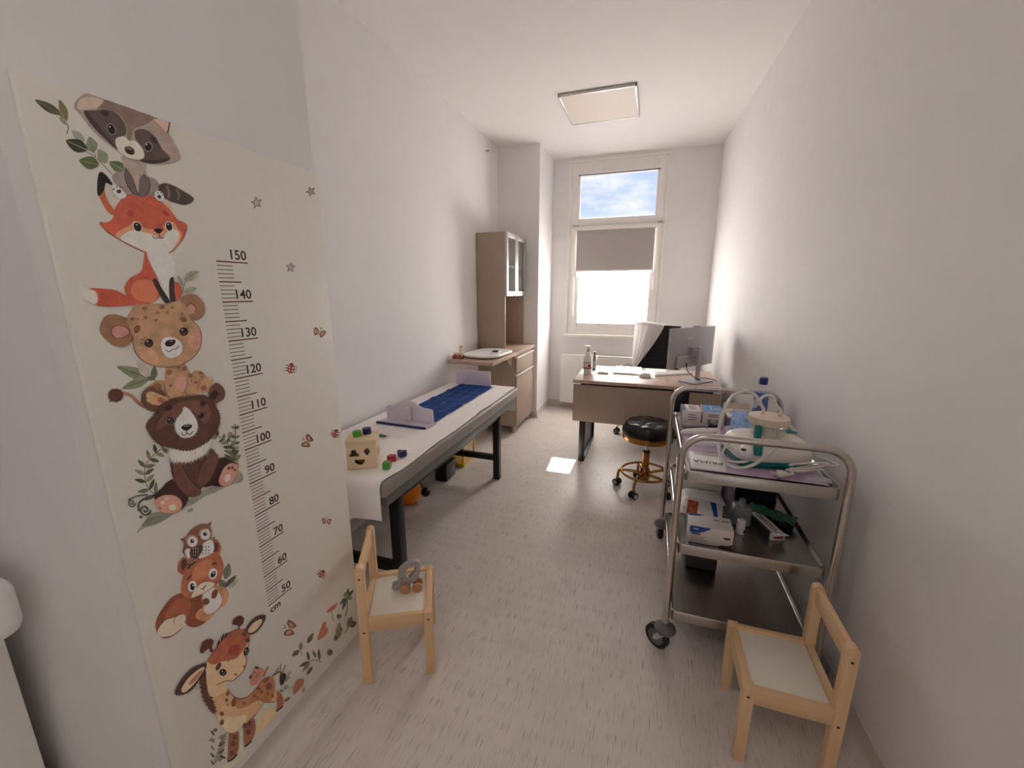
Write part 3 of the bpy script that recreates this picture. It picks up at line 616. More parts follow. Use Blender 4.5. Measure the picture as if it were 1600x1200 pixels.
class Motif:
    def __init__(s, name): s.name = name; s.b = MB(); s.mats = []; s.k = 1
    def _m(s, c):
        m = wc(c)
        if m not in s.mats: s.mats.append(m)
        s.b.mi = s.mats.index(m); s.k += 1
    def w(s, cr, p):
        x0, y0, sc = CR[cr]; q = P(x0 + p[0] / sc, y0 + p[1] / sc, x=XBD); q.x = XBD + 0.00004 * s.k; q.z = min(q.z, 1.7895); q.y = min(max(q.y, 0.477), 1.1455); return q
    def fill(s, cr, c, pts, sm=3, fur=0.0):
        s._m(c)
        pp = [Vector((a, d, 0)) for a, d in pts]
        if sm: pp = smooth_pts(pp, sm if not fur else sm * 3, True)
        if fur:
            ar = sum(pp[i].x * pp[(i + 1) % len(pp)].y - pp[(i + 1) % len(pp)].x * pp[i].y for i in range(len(pp)))
            sg = 1 if ar > 0 else -1; out = []
            for i, q in enumerate(pp):
                t = (pp[(i + 1) % len(pp)] - pp[i - 1]).normalized(); n = Vector((t.y, -t.x, 0)) * sg
                out.append(q + (n * fur * 1.9 + t * fur * 1.1 if i % 2 else Vector((0, 0, 0))))
            pp = out
        s.b.poly([s.w(cr, q) for q in pp])
        if fur:
            rnd = random.Random(len(pp) + int(pp[0].x)); cx = sum(q.x for q in pp) / len(pp); cy = sum(q.y for q in pp) / len(pp)
            x0, x1 = min(q.x for q in pp), max(q.x for q in pp); y0, y1 = min(q.y for q in pp), max(q.y for q in pp)
            def inside(x, y):
                r = False; j = len(pp) - 1
                for i in range(len(pp)):
                    a, d = pp[i], pp[j]
                    if (a.y > y) != (d.y > y) and x < (d.x - a.x) * (y - a.y) / (d.y - a.y + 1e-9) + a.x: r = not r
                    j = i
                return r
            def stroke(x, y, dx, dy, ln, wd):
                n = (-dy, dx); s.b.poly([s.w(cr, (x + n[0] * wd, y + n[1] * wd)), s.w(cr, (x - n[0] * wd, y - n[1] * wd)), s.w(cr, (x + dx * ln, y + dy * ln))])
            for i in range(0, len(pp), 2):                      # hairs along the outline
                q = pp[i]; t = (pp[(i + 1) % len(pp)] - pp[i - 1]).normalized(); n = Vector((t.y, -t.x, 0)) * sg
                d = (n * rnd.uniform(.5, 1) + t * rnd.uniform(.2, 1.1)).normalized(); stroke(q.x - d.x * 3, q.y - d.y * 3, d.x, d.y, 9 + fur * rnd.uniform(2.0, 4.2), 2.2)
            for k_, f_ in ((26, 0.80), (26, 1.16)):             # hairs inside the shape
                s._m(tuple(min(255, int(v * f_)) for v in c))
                for _ in range(k_):
                    x, y = rnd.uniform(x0, x1), rnd.uniform(y0, y1)
                    if inside(x, y):
                        a = math.atan2(y - cy, x - cx) + rnd.uniform(-.5, .5); ln = rnd.uniform(14, 30)
                        if inside(x + math.cos(a) * ln, y + math.sin(a) * ln): stroke(x, y, math.cos(a), math.sin(a), ln, 2.0)
        return s
    def dot(s, cr, c, x, y, rx, ry=None, rot=0.0, n=16):
        ry = rx if ry is None else ry; a = math.radians(rot); ca, sa = math.cos(a), math.sin(a)
        return s.fill(cr, c, [(x + rx * math.cos(t) * ca - ry * math.sin(t) * sa, y + rx * math.cos(t) * sa + ry * math.sin(t) * ca) for t in [2 * math.pi * i / n for i in range(n)]], 0)
    def line(s, cr, c, pts, wd, sm=4, closed=False, taper=False):
        s._m(c); pp = [Vector((a, d, 0)) for a, d in pts]
        if sm: pp = smooth_pts(pp, sm, closed)
        N = len(pp); L = []; R = []
        for i in range(N):
            t = (pp[(i + 1) % N if closed else min(i + 1, N - 1)] - pp[i - 1 if closed else max(i - 1, 0)]).normalized(); n = Vector((-t.y, t.x, 0))
            h = wd / 2 * (math.sin(math.pi * (0.08 + 0.84 * i / (N - 1))) if taper else 1)
            L.append(s.w(cr, pp[i] + n * h)); R.append(s.w(cr, pp[i] - n * h))
        vl = [s.b.bm.verts.new(v) for v in L]; vr = [s.b.bm.verts.new(v) for v in R]
        for i in range(N if closed else N - 1):
            j = (i + 1) % N; f = s.b.bm.faces.new((vl[i], vr[i], vr[j], vl[j])); f.material_index = s.b.mi
        return s
    def leaf(s, cr, c, x0, y0, x1, y1, wd, vein=None):
        d = Vector((x1 - x0, y1 - y0)); n = Vector((-d.y, d.x)).normalized() * wd
        pts = [(x0, y0)] + [(x0 + d.x * t + n.x * k, y0 + d.y * t + n.y * k) for t, k in ((.2, .7), (.45, 1), (.75, .65))] + [(x1, y1)] + [(x0 + d.x * t - n.x * k, y0 + d.y * t - n.y * k) for t, k in ((.75, .65), (.45, 1), (.2, .7))]
        s.fill(cr, c, pts, 2)
        if vein: s.line(cr, vein, [(x0, y0), (x0 + d.x * .9, y0 + d.y * .9)], wd * .16, 0)
        return s
    def done(s):
        bm = s.b.bm
        bm.normal_update()
        bmesh.ops.triangulate(bm, faces=[f for f in bm.faces if len(f.verts) > 4])
        for f in bm.faces: f.normal_update()
        fl = [f for f in bm.faces if f.normal.x < 0]
        bmesh.ops.reverse_faces(bm, faces=fl)
        o = s.b.build(s.name, s.mats, board, recalc=False)
        for p_ in o.data.polygons: p_.use_smooth = False
        return o
K = (34, 28, 27); DK = (62, 46, 42)
# --- eucalyptus sprig
m = Motif('leaf_sprig_print')
m.line('L', (86, 76, 66), [(375, 345), (430, 420), (470, 480), (455, 560)], 9).line('L', (110, 104, 84), [(670, 755), (760, 810), (850, 895), (955, 1005)], 9).line('L', (110, 104, 84), [(750, 755), (775, 810)], 7)
m.leaf('L', (92, 92, 52), 395, 350, 98, 180, 48, (120, 118, 70)).leaf('L', (132, 126, 86), 455, 415, 370, 178, 46, (110, 104, 66)).leaf('L', (150, 154, 124), 460, 460, 360, 370, 22)
m.leaf('L', (150, 156, 122), 650, 640, 505, 520, 42).leaf('L', (128, 136, 108), 750, 765, 700, 590, 66, (104, 112, 84)).leaf('L', (136, 152, 98), 890, 880, 800, 730, 60)
m.leaf('L', (58, 64, 44), 680, 740, 440, 630, 72, (140, 146, 112)).leaf('L', (92, 112, 46), 810, 900, 585, 850, 72, (128, 142, 74)).leaf('L', (96, 120, 62), 1090, 960, 920, 870, 60, (150, 170, 110)); m.done()
# --- raccoon
m = Motif('raccoon_print')
m.fill('B', (150, 140, 132), [(395, 800), (470, 770), (540, 790), (600, 800), (740, 820), (800, 840), (840, 900), (820, 960), (760, 1010), (640, 1015), (540, 1000), (470, 930), (400, 860)], 3)
m.fill('B', (78, 64, 58), [(835, 905), (880, 885), (960, 905), (1060, 960), (1150, 1020), (1120, 1060), (1060, 1075), (960, 1050), (880, 1010), (840, 960)], 3, 6)
m.line('B', (120, 104, 92), [(900, 900), (925, 960), (915, 1020)], 26).line('B', (118, 100, 88), [(990, 935), (1020, 985), (1005, 1040)], 22)
m.fill('B', (178, 160, 148), [(490, 620), (560, 650), (690, 680), (700, 760), (665, 850), (640, 960), (600, 900), (540, 760), (490, 700)], 3, 5)
m.fill('B', (112, 100, 94), [(515, 730), (560, 790), (600, 880), (635, 985), (590, 980), (530, 890), (508, 800)], 3).fill('B', (112, 100, 94), [(690, 790), (735, 860), (735, 950), (690, 1005), (645, 1000), (650, 900), (660, 830)], 3)
m.line('B', DK, [(515, 730), (508, 800), (530, 890), (590, 980)], 5).line('B', DK, [(700, 770), (740, 860), (738, 950), (690, 1003)], 5).line('B', DK, [(655, 790), (645, 900), (640, 1000)], 5).line('B', DK, [(560, 790), (602, 890), (634, 990)], 5)
m.fill('B', (168, 148, 136), [(180, 42), (330, 92), (480, 145), (640, 205), (780, 262), (800, 268), (840, 330), (900, 400), (950, 480), (1010, 600), (1005, 660), (900, 690), (760, 690), (600, 660), (480, 590), (330, 480), (190, 350), (110, 240), (45, 170), (60, 110), (120, 60)], 3, 7)
m.fill('B', (132, 110, 98), [(330, 92), (480, 145), (640, 205), (780, 262), (700, 330), (600, 370), (560, 480), (530, 470), (520, 330), (440, 220), (300, 180), (240, 190), (300, 130)], 3)
m.fill('B', (196, 176, 160), [(90, 90), (200, 70), (300, 110), (240, 170), (110, 190), (60, 160)], 3)
m.fill('B', (92, 78, 72), [(125, 200), (230, 195), (320, 185), (420, 215), (490, 290), (520, 360), (510, 430), (430, 450), (415, 500), (435, 560), (330, 470), (220, 360), (160, 280)], 3)
m.fill('B', (92, 78, 72), [(600, 390), (660, 370), (730, 390), (800, 460), (860, 560), (935, 640), (880, 680), (760, 695), (650, 665), (690, 610), (670, 540), (610, 470)], 3)
m.fill('B', (66, 54, 50), [(125, 200), (160, 215), (260, 330), (330, 430), (435, 560), (330, 470), (220, 360), (160, 280)], 3).fill('B', (66, 54, 50), [(935, 640), (880, 680), (760, 695), (650, 665), (800, 660)], 3)
m.fill('B', (224, 206, 190), [(420, 480), (440, 450), (500, 440), (550, 480), (600, 480), (660, 540), (690, 610), (670, 650), (590, 655), (500, 620), (440, 560)], 3)
m.dot('B', (64, 50, 46), 320, 222, 42, 26, 12).dot('B', (64, 50, 46), 782, 470, 24, 44, -38)
for x, y, rx, ry, r in ((380, 372, 34, 50, -28), (725, 538, 34, 38, -10)): m.dot('B', (150, 136, 128), x, y, rx + 8, ry + 8, r).dot('B', K, x, y, rx, ry, r).dot('B', (236, 232, 226), x - 14, y - 22, 7)
m.fill('B', (62, 48, 46), [(505, 545), (545, 530), (590, 560), (595, 600), (565, 612), (520, 590)], 3).fill('B', (118, 100, 94), [(515, 545), (545, 535), (580, 560), (550, 565)], 3)
m.fill('B', (210, 176, 160), [(780, 280), (850, 285), (925, 310), (900, 405), (840, 350)], 2).line('B', DK, [(925, 305), (918, 360), (905, 410)], 12)
m.fill('B', (228, 218, 206), [(390, 900), (440, 900), (500, 960), (520, 1000), (470, 1025), (410, 980)], 3).dot('B', DK, 450, 955, 22, 18).dot('B', DK, 400, 935, 12, 5, -50).dot('B', DK, 430, 910, 12, 5, -60).dot('B', DK, 462, 915, 12, 5, -70)
m.fill('B', (228, 218, 206), [(790, 960), (830, 950), (868, 985), (870, 1040), (820, 1040), (785, 1000)], 3).dot('B', DK, 828, 1005, 20, 15, 40).dot('B', DK, 815, 968, 6).dot('B', DK, 842, 968, 6).dot('B', DK, 862, 990, 6); m.done()
# --- fox
m = Motif('fox_print')
m.fill('C', (196, 92, 60), [(270, 20), (320, 60), (380, 240), (420, 330), (360, 310), (300, 220), (262, 120)], 3, 4).fill('C', (196, 188, 178), [(320, 30), (390, 70), (460, 170), (440, 270), (400, 270), (340, 180), (318, 90)], 3).fill('C', K, [(262, 150), (255, 40), (275, -60), (330, -35), (390, 50), (330, 30), (310, 100)], 3, 4)
m.fill('C', (206, 178, 150), [(900, 190), (940, 230), (960, 330), (900, 280)], 3)
m.fill('C', (198, 84, 52), [(550, 150), (640, 150), (760, 160), (850, 215), (930, 290), (1000, 380), (1060, 410), (1090, 440), (1080, 490), (1050, 560), (970, 660), (920, 690), (800, 700), (690, 680), (560, 620), (420, 540), (330, 480), (275, 410), (340, 410), (400, 370), (420, 280), (480, 190)], 3, 4)
m.fill('C', (214, 150, 110), [(420, 530), (480, 470), (560, 430), (600, 390), (680, 450), (760, 470), (860, 440), (960, 400), (1010, 470), (1045, 540), (970, 660), (920, 690), (800, 700), (690, 680), (560, 620)], 3)
m.fill('C', (232, 216, 198), [(470, 560), (520, 500), (600, 480), (700, 500), (770, 520), (850, 560), (900, 500), (985, 470), (1020, 540), (960, 650), (920, 685), (800, 695), (690, 670), (560, 610)], 3)
m.line('C', (128, 52, 34), [(330, 480), (420, 540), (560, 622), (690, 682)], 6).line('C', (128, 52, 34), [(1085, 470), (1050, 560), (970, 660), (920, 690)], 6)
m.dot('C', (178, 62, 40), 560, 320, 28, 34).dot('C', (172, 58, 38), 892, 320, 40, 18, 38).fill('C', (184, 76, 50), [(760, 440), (820, 420), (870, 450), (860, 480), (780, 480)], 3)
for x, y, rx, ry, r in ((627, 447, 34, 46, -30), (922, 443, 28, 42, -15)): m.dot('C', (236, 214, 190), x, y, rx + 7, ry + 7, r).dot('C', K, x, y, rx, ry, r).dot('C', (240, 238, 232), x - 8, y - 20, 7)
m.fill('C', K, [(780, 475), (820, 462), (862, 478), (835, 508), (808, 505)], 3).line('C', K, [(832, 508), (834, 545)], 6).line('C', K, [(765, 525), (780, 550), (812, 555), (834, 542), (856, 555), (880, 540)], 6)
m.fill('C', (196, 82, 52), [(700, 690), (690, 760), (660, 870), (560, 930), (510, 1010), (530, 1090), (600, 1160), (720, 1165), (800, 1130), (830, 1060), (820, 960), (780, 830), (740, 740)], 3, 4)
m.fill('C', (212, 112, 72), [(600, 960), (700, 940), (790, 980), (820, 1080), (770, 1150), (650, 1140), (560, 1060)], 3)
m.fill('C', (196, 82, 52), [(970, 960), (1020, 985), (1045, 1040), (1030, 1110), (985, 1140), (970, 1050)], 3)
m.fill('C', (230, 216, 202), [(720, 690), (800, 700), (920, 695), (950, 740), (975, 820), (960, 920), (940, 1050), (920, 1130), (890, 1100), (850, 980), (800, 880), (750, 780)], 3, 6)
m.fill('C', (62, 48, 46), [(765, 950), (800, 935), (850, 1020), (940, 1160), (890, 1170), (830, 1080)], 2).fill('C', (62, 48, 46), [(925, 940), (965, 920), (970, 1040), (985, 1165), (940, 1165), (920, 1060)], 2)
m.fill('C', (196, 78, 46), [(170, 1030), (310, 1030), (420, 1045), (520, 1100), (610, 1165), (480, 1185), (330, 1190), (220, 1170), (150, 1110)], 3, 3).fill('C', (222, 208, 194), [(55, 985), (110, 1020), (200, 1045), (240, 1090), (230, 1165), (150, 1130), (80, 1060)], 3, 6)
m.leaf('C', (160, 168, 132), 1060, 945, 1200, 860, 42, (120, 126, 92)).leaf('C', (160, 168, 132), 1060, 1060, 1180, 1020, 32, (120, 126, 92)).leaf('C', (150, 158, 122), 1050, 1000, 1000, 900, 18).line('C', (128, 128, 92), [(1045, 1080), (1055, 1010), (1075, 950)], 8); m.done()
# --- leopard cub
m = Motif('leopard_cub_print')
TN = (184, 142, 104)
m.leaf('D', (126, 142, 96), 600, 860, 250, 735, 56, (94, 108, 66)).leaf('D', (132, 146, 98), 560, 850, 300, 945, 46, (94, 108, 66)).leaf('D', (186, 180, 164), 560, 840, 440, 680, 46).leaf('D', (110, 128, 84), 600, 860, 610, 730, 34, (80, 96, 58)).line('D', (88, 78, 60), [(540, 830), (620, 870)], 8)
m.line('D', (164, 118, 82), [(310, 985), (390, 1010), (460, 1080), (540, 1120), (640, 1120)], 34).fill('D', (104, 64, 46), [(180, 990), (220, 955), (280, 960), (305, 990), (290, 1040), (240, 1060), (190, 1040)], 3, 8).line('D', DK, [(180, 1065), (240, 1045)], 10).line('D', DK, [(235, 1070), (290, 1035)], 9)
m.fill('D', (176, 132, 94), [(600, 880), (680, 865), (720, 900), (740, 1060), (660, 1110), (540, 1140), (480, 1080), (500, 980)], 3).fill('D', (176, 132, 94), [(960, 790), (1040, 785), (1090, 830), (1060, 960), (1000, 960)], 3)
m.fill('D', TN, [(715, 740), (800, 730), (880, 705), (940, 790), (990, 880), (1010, 960), (990, 1010), (880, 1015), (850, 1040), (780, 1060), (720, 1000), (700, 900)], 3)
m.fill('D', (206, 150, 138), [(830, 830), (890, 830), (915, 890), (880, 970), (820, 940), (795, 890)], 3).line('D', (110, 66, 50), [(700, 900), (722, 1000), (782, 1060)], 6).line('D', (110, 66, 50), [(905, 850), (915, 900), (880, 985)], 6)
m.fill('D', (192, 148, 104), [(520, 1020), (560, 980), (640, 990), (720, 1030), (735, 1070), (660, 1105), (560, 1085)], 3).dot('D', (158, 92, 74), 665, 1048, 38, 28).dot('D', (206, 168, 124), 545, 1015, 26, 16, 20).dot('D', (206, 168, 124), 535, 1060, 26, 14, 10)
m.fill('D', (192, 148, 104), [(1020, 930), (1070, 850), (1130, 830), (1160, 870), (1120, 950), (1060, 985), (1020, 970)], 3).dot('D', (158, 92, 74), 1068, 935, 28, 24, -40).dot('D', (206, 168, 124), 1130, 850, 22, 12, 50)
m.fill('D', (150, 108, 74), [(110, 340), (150, 270), (220, 255), (300, 275), (360, 300), (400, 400), (395, 480), (330, 540), (230, 530), (140, 460), (100, 400)], 3, 8).fill('D', (190, 132, 122), [(200, 390), (250, 350), (330, 365), (370, 410), (340, 450), (260, 472), (210, 440)], 3).line('D', (104, 60, 50), [(200, 390), (250, 350), (330, 365), (372, 412), (340, 452), (260, 474), (208, 440)], 8, closed=True)
m.fill('D', (156, 114, 80), [(860, 110), (920, 70), (1000, 80), (1060, 150), (1065, 230), (1010, 290), (930, 280), (880, 200)], 3, 8).fill('D', (190, 132, 122), [(900, 180), (945, 145), (990, 180), (985, 230), (930, 245), (895, 220)], 3).line('D', (104, 60, 50), [(985, 230), (993, 180), (945, 143), (898, 180)], 8)
m.fill('D', TN, [(430, 165), (560, 150), (700, 150), (820, 130), (900, 180), (940, 290), (1020, 370), (1045, 470), (1020, 580), (940, 670), (830, 725), (700, 740), (560, 715), (460, 650), (410, 560), (400, 440), (350, 300), (380, 220)], 3, 3)
m.fill('D', (204, 152, 118), [(430, 560), (560, 560), (640, 640), (600, 710), (480, 660)], 3).fill('D', (204, 150, 122), [(960, 430), (1030, 430), (1035, 540), (970, 580), (920, 500)], 3)
m.line('D', (118, 74, 56), [(400, 440), (410, 560), (460, 650), (560, 717), (700, 742), (830, 727), (940, 672), (1020, 582), (1045, 470), (1020, 370), (945, 295)], 6)
m.fill('D', (240, 232, 222), [(665, 520), (700, 465), (780, 465), (850, 510), (865, 580), (820, 640), (740, 655), (680, 600)], 3)
m.fill('D', K, [(700, 520), (730, 490), (795, 485), (795, 520), (755, 548), (715, 545)], 3).line('D', K, [(708, 580), (740, 597), (770, 575), (805, 572), (828, 540)], 6).dot('D', (120, 112, 108), 760, 500, 18, 7, -10)
for x, y in ((550, 516), (878, 408)):
    m.dot('D', K, x, y, 42, 40).dot('D', (110, 62, 40), x, y + 8, 26, 22).dot('D', K, x, y, 16).dot('D', (238, 234, 228), x - 14, y - 16, 8)
for p in (((500, 490), (470, 480)), ((515, 470), (498, 455)), ((530, 470), (528, 455)), ((495, 515), (468, 515))): m.line('D', K, p, 5, 0)
for p in (((880, 360), (876, 342)), ((900, 365), (905, 345)), ((912, 378), (924, 364))): m.line('D', K, p, 5, 0)
m.dot('D', (120, 74, 44), 438, 385, 28, 40, 30).dot('D', (128, 82, 50), 872, 295, 36, 22, 20)
for x, y, r in ((510, 190, 26), (670, 180, 26), (630, 230, 20), (720, 228, 18), (515, 275, 20), (390, 290, 22), (615, 300, 18), (765, 185, 16), (860, 240, 14), (445, 290, 12)): m.dot('D', (142, 100, 66), x, y, r, r * .7, random.uniform(-30, 30))
for x, y, r in ((740, 790, 28), (880, 755, 24), (825, 745, 14), (935, 820, 24), (750, 915, 16), (985, 885, 16), (630, 920, 34), (625, 950, 20), (1030, 795, 20), (1040, 830, 12), (945, 870, 10)): m.dot('D', (140, 92, 60), x, y, r, r * .8, random.uniform(-30, 30))
for x in (765, 800, 835): m.line('D', (110, 66, 50), [(x, 1035), (x + 6, 1060)], 5, 0)
for x in (900, 930, 965): m.line('D', (110, 66, 50), [(x, 985), (x + 4, 1008)], 5, 0)
m.done()
# --- bear with ferns
m = Motif('bear_print')
def fern(m, cr, stem, n, ln, wd, cols, flip=0):
    m.line(cr, (98, 96, 64), stem, 6)
    sp = smooth_pts([Vector((a, c, 0)) for a, c in stem], 12)
    for i in range(n):
        q = sp[int((i + .6) / n * (len(sp) - 2))]; t = (sp[min(len(sp) - 1, int((i + .6) / n * (len(sp) - 2)) + 1)] - q).normalized()
        for sg in (-1, 1):
            n_ = Vector((-t.y, t.x, 0)) * sg; d = (n_ + t * .55).normalized(); l = ln * (1 - .35 * i / n)
            m.leaf(cr, cols[(i + (sg > 0)) % len(cols)], q.x, q.y, q.x + d.x * l, q.y + d.y * l, wd, None)
GR = [(92, 102, 70), (118, 128, 84), (72, 82, 68), (130, 136, 92)]
m.fill('E', (150, 154, 122), [(60, 1170), (110, 1090), (170, 1020), (300, 1010), (400, 950), (480, 900), (560, 850), (650, 820), (740, 800), (800, 720), (830, 760), (815, 800), (740, 820), (640, 870), (560, 900), (470, 960), (380, 990), (300, 1050), (200, 1110), (120, 1130)], 3)
m.fill('E', (118, 128, 104), [(100, 1120), (150, 1060), (240, 1040), (300, 1050), (200, 1100)], 3).fill('E', (140, 158, 138), [(390, 970), (470, 905), (540, 870), (480, 940)], 3).dot('E', (140, 158, 144), 448, 1003, 22, 13, -20)
fern(m, 'E', [(215, 900), (150, 850), (120, 760), (130, 670), (200, 590), (260, 550)], 8, 92, 15, GR)
fern(m, 'E', [(740, 640), (735, 570), (700, 500), (620, 455)], 6, 55, 12, GR); fern(m, 'E', [(790, 650), (760, 580), (770, 500), (770, 380)], 6, 48, 11, GR)
def curl(m, cr, c, x, y, r, wd, turns=1.6, a0=0.0, dr=1): m.line(cr, c, [(x + r * (1 - t / 22) * math.cos(a0 + dr * t * turns * 2 * math.pi / 20), y + r * (1 - t / 22) * math.sin(a0 + dr * t * turns * 2 * math.pi / 20)) for t in range(20)], wd, 2)
curl(m, 'E', (92, 100, 96), 22, 950, 30, 10); m.line('E', (92, 100, 96), [(-5, 930), (60, 900), (140, 890)], 12); curl(m, 'E', (74, 80, 80), 118, 1000, 42, 13); m.line('E', (74, 80, 80), [(75, 1010), (75, 950), (140, 905), (190, 900)], 14); m.dot('E', (80, 84, 84), 88, 1050, 14, 10)
curl(m, 'E', (98, 108, 86), 735, 455, 22, 7)
BR = (92, 58, 48); BD = (66, 40, 36)
m.fill('E', BD, [(300, 790), (360, 800), (420, 880), (420, 930), (380, 990), (300, 1010), (230, 960), (190, 900), (240, 850)], 3, 5).fill('E', BD, [(560, 760), (600, 680), (680, 625), (760, 660), (785, 680), (740, 760), (680, 820), (600, 820), (540, 830), (510, 800)], 3, 5)
m.fill('E', BR, [(300, 600), (360, 620), (480, 620), (580, 560), (620, 590), (640, 630), (600, 700), (580, 780), (520, 840), (510, 880), (440, 900), (380, 860), (330, 780), (310, 700)], 3, 5)
m.fill('E', (110, 72, 60), [(600, 590), (645, 625), (620, 700), (580, 780), (520, 820), (500, 760), (520, 690), (560, 620)], 3, 4).fill('E', (110, 72, 60), [(330, 660), (390, 680), (430, 760), (510, 850), (500, 890), (430, 890), (370, 840), (330, 770)], 3, 4).line('E', (58, 36, 32), [(390, 680), (430, 760), (510, 850)], 7).line('E', (58, 36, 32), [(560, 625), (515, 690), (500, 770)], 7)
m.fill('E', (226, 214, 200), [(300, 590), (320, 540), (420, 560), (520, 500), (575, 470), (580, 540), (540, 590), (440, 640), (350, 640), (310, 640)], 3, 12)
m.fill('E', (110, 74, 60), [(95, 180), (130, 130), (190, 120), (260, 170), (240, 270), (160, 280), (110, 240)], 3, 6).fill('E', (110, 70, 58), [(580, 150), (630, 90), (680, 130), (680, 190), (630, 225), (590, 215)], 3, 5).fill('E', (54, 36, 34), [(585, 170), (620, 135), (645, 165), (615, 205), (590, 200)], 3)
m.fill('E', (192, 148, 104), [(122, 170), (160, 145), (230, 170), (285, 200), (280, 230), (220, 245), (150, 230)], 3).dot('E', (158, 92, 74), 232, 208, 28, 20).dot('E', (206, 168, 124), 145, 180, 16, 10, 20).dot('E', (206, 168, 124), 142, 212, 18, 10, 10).dot('E', (206, 168, 124), 175, 160, 16, 9, 30)
m.fill('E', BR, [(240, 240), (330, 200), (420, 190), (520, 175), (580, 200), (620, 250), (650, 330), (640, 400), (600, 470), (520, 530), (430, 565), (320, 550), (220, 520), (160, 460), (130, 390), (180, 320)], 3, 7)
m.fill('E', (118, 76, 62), [(300, 260), (420, 210), (540, 220), (590, 300), (540, 380), (480, 300), (400, 280), (340, 330), (220, 420), (200, 380)], 3)
m.fill('E', (230, 218, 204), [(345, 350), (385, 300), (400, 260), (440, 290), (480, 350), (490, 410), (460, 460), (400, 475), (355, 450), (335, 400)], 3, 4)
m.fill('E', K, [(378, 400), (410, 382), (450, 385), (450, 405), (415, 428), (385, 418)], 3).dot('E', (130, 120, 114), 415, 393, 22, 7, -10).line('E', DK, [(415, 425), (418, 448)], 6).line('E', DK, [(378, 440), (390, 460), (412, 452), (418, 445), (440, 455), (460, 430)], 6)
for x, y, r in ((298, 357, 27), (518, 320, 24)): m.dot('E', (150, 120, 108), x, y, r + 3).dot('E', K, x, y, r).dot('E', (70, 74, 68), x + 3, y + 6, r * .55).dot('E', K, x, y, r * .35).dot('E', (238, 234, 228), x - 9, y - 10, 5)
for p in (((262, 330), (270, 345)), ((276, 320), (282, 336)), ((254, 346), (264, 354)), ((528, 282), (526, 294)), ((542, 286), (536, 298)), ((555, 296), (545, 306))): m.line('E', K, p, 4, 0)
m.dot('E', (66, 32, 30), 285, 262, 28, 20, -25).dot('E', (66, 32, 30), 532, 232, 18, 20, 20)
m.fill('E', (206, 146, 122), [(190, 930), (250, 895), (330, 900), (375, 945), (365, 1000), (320, 1020), (230, 1010), (195, 970)], 3, 2).dot('E', (226, 198, 184), 310, 980, 28, 22, 10).dot('E', (222, 190, 176), 240, 945, 17, 13).dot('E', (222, 190, 176), 270, 918, 18, 13, -10).dot('E', (150, 96, 80), 222, 985, 9, 6)
m.fill('E', (206, 146, 122), [(655, 760), (690, 690), (740, 665), (780, 680), (775, 740), (720, 815), (670, 820), (650, 800)], 3, 2).dot('E', (226, 198, 184), 706, 768, 20, 30, 30).dot('E', (120, 84, 72), 716, 697, 12, 14).dot('E', (120, 84, 72), 742, 695, 10, 13).dot('E', (120, 84, 72), 762, 710, 8, 10)
m.done()
# --- squirrel with owl
m = Motif('squirrel_and_owl_print')
OR = (178, 100, 62)
m.leaf('G', (116, 122, 90), 770, 600, 810, 440, 40, (92, 96, 68)).leaf('G', (112, 120, 94), 775, 690, 705, 600, 38).leaf('G', (84, 90, 72), 765, 680, 880, 560, 26, (110, 114, 90)).leaf('G', (160, 156, 142), 800, 690, 900, 600, 22)
m.fill('G', (140, 72, 46), [(340, 745), (450, 770), (540, 760), (560, 860), (580, 1000), (480, 1065), (400, 1050), (370, 1000), (330, 1090), (230, 1165), (150, 1170), (90, 1090), (100, 990), (170, 870), (250, 780)], 3, 6)
m.fill('G', (162, 86, 54), [(330, 780), (430, 830), (400, 960), (300, 960), (180, 980), (210, 880)], 3).fill('G', (226, 196, 172), [(110, 1100), (180, 1010), (270, 980), (340, 950), (380, 970), (360, 1050), (260, 1140), (170, 1165), (120, 1150)], 3, 3).line('G', (128, 72, 48), [(270, 1045), (262, 1010), (290, 960), (350, 940), (380, 970), (370, 1030)], 6)
m.fill('G', (196, 134, 96), [(540, 880), (600, 760), (660, 660), (780, 690), (800, 740), (770, 840), (700, 900), (640, 960), (590, 1010), (500, 1000), (475, 950), (520, 890)], 3)
m.fill('G', (232, 218, 204), [(555, 760), (640, 690), (690, 720), (730, 800), (690, 890), (600, 940), (560, 900), (590, 840), (550, 830)], 3, 4).dot('G', (128, 70, 48), 578, 818, 36, 34).dot('G', (128, 70, 48), 662, 745, 28, 50, 20)
m.fill('G', (206, 146, 108), [(745, 700), (795, 710), (800, 770), (770, 850), (740, 830), (755, 760)], 3)
m.fill('G', (168, 92, 60), [(350, 380), (300, 450), (300, 520), (350, 555), (400, 520), (390, 420)], 3).fill('G', (98, 56, 44), [(352, 400), (330, 450), (345, 515), (380, 470), (385, 410)], 3).fill('G', (172, 96, 62), [(640, 215), (690, 210), (725, 270), (715, 340), (670, 360), (640, 300)], 3).fill('G', (98, 56, 44), [(660, 240), (700, 250), (690, 320), (660, 330)], 3)
m.fill('G', OR, [(360, 560), (400, 490), (480, 420), (580, 360), (680, 340), (720, 380), (745, 470), (730, 570), (680, 650), (590, 710), (500, 760), (410, 785), (345, 740), (340, 650)], 3, 4)
m.fill('G', (196, 122, 78), [(470, 470), (600, 400), (650, 440), (600, 560), (520, 600), (440, 600)], 3).fill('G', (228, 200, 176), [(430, 775), (480, 690), (550, 630), (640, 630), (660, 660), (590, 710), (500, 758)], 3)
for x, y, r in ((440, 668, -20), (645, 545, 10)): m.dot('G', (236, 220, 204), x, y, 42, 56, 15).dot('G', K, x + 2, y + 6, 22, 36, r + 20).dot('G', (238, 234, 228), x + 8, y - 8, 8)
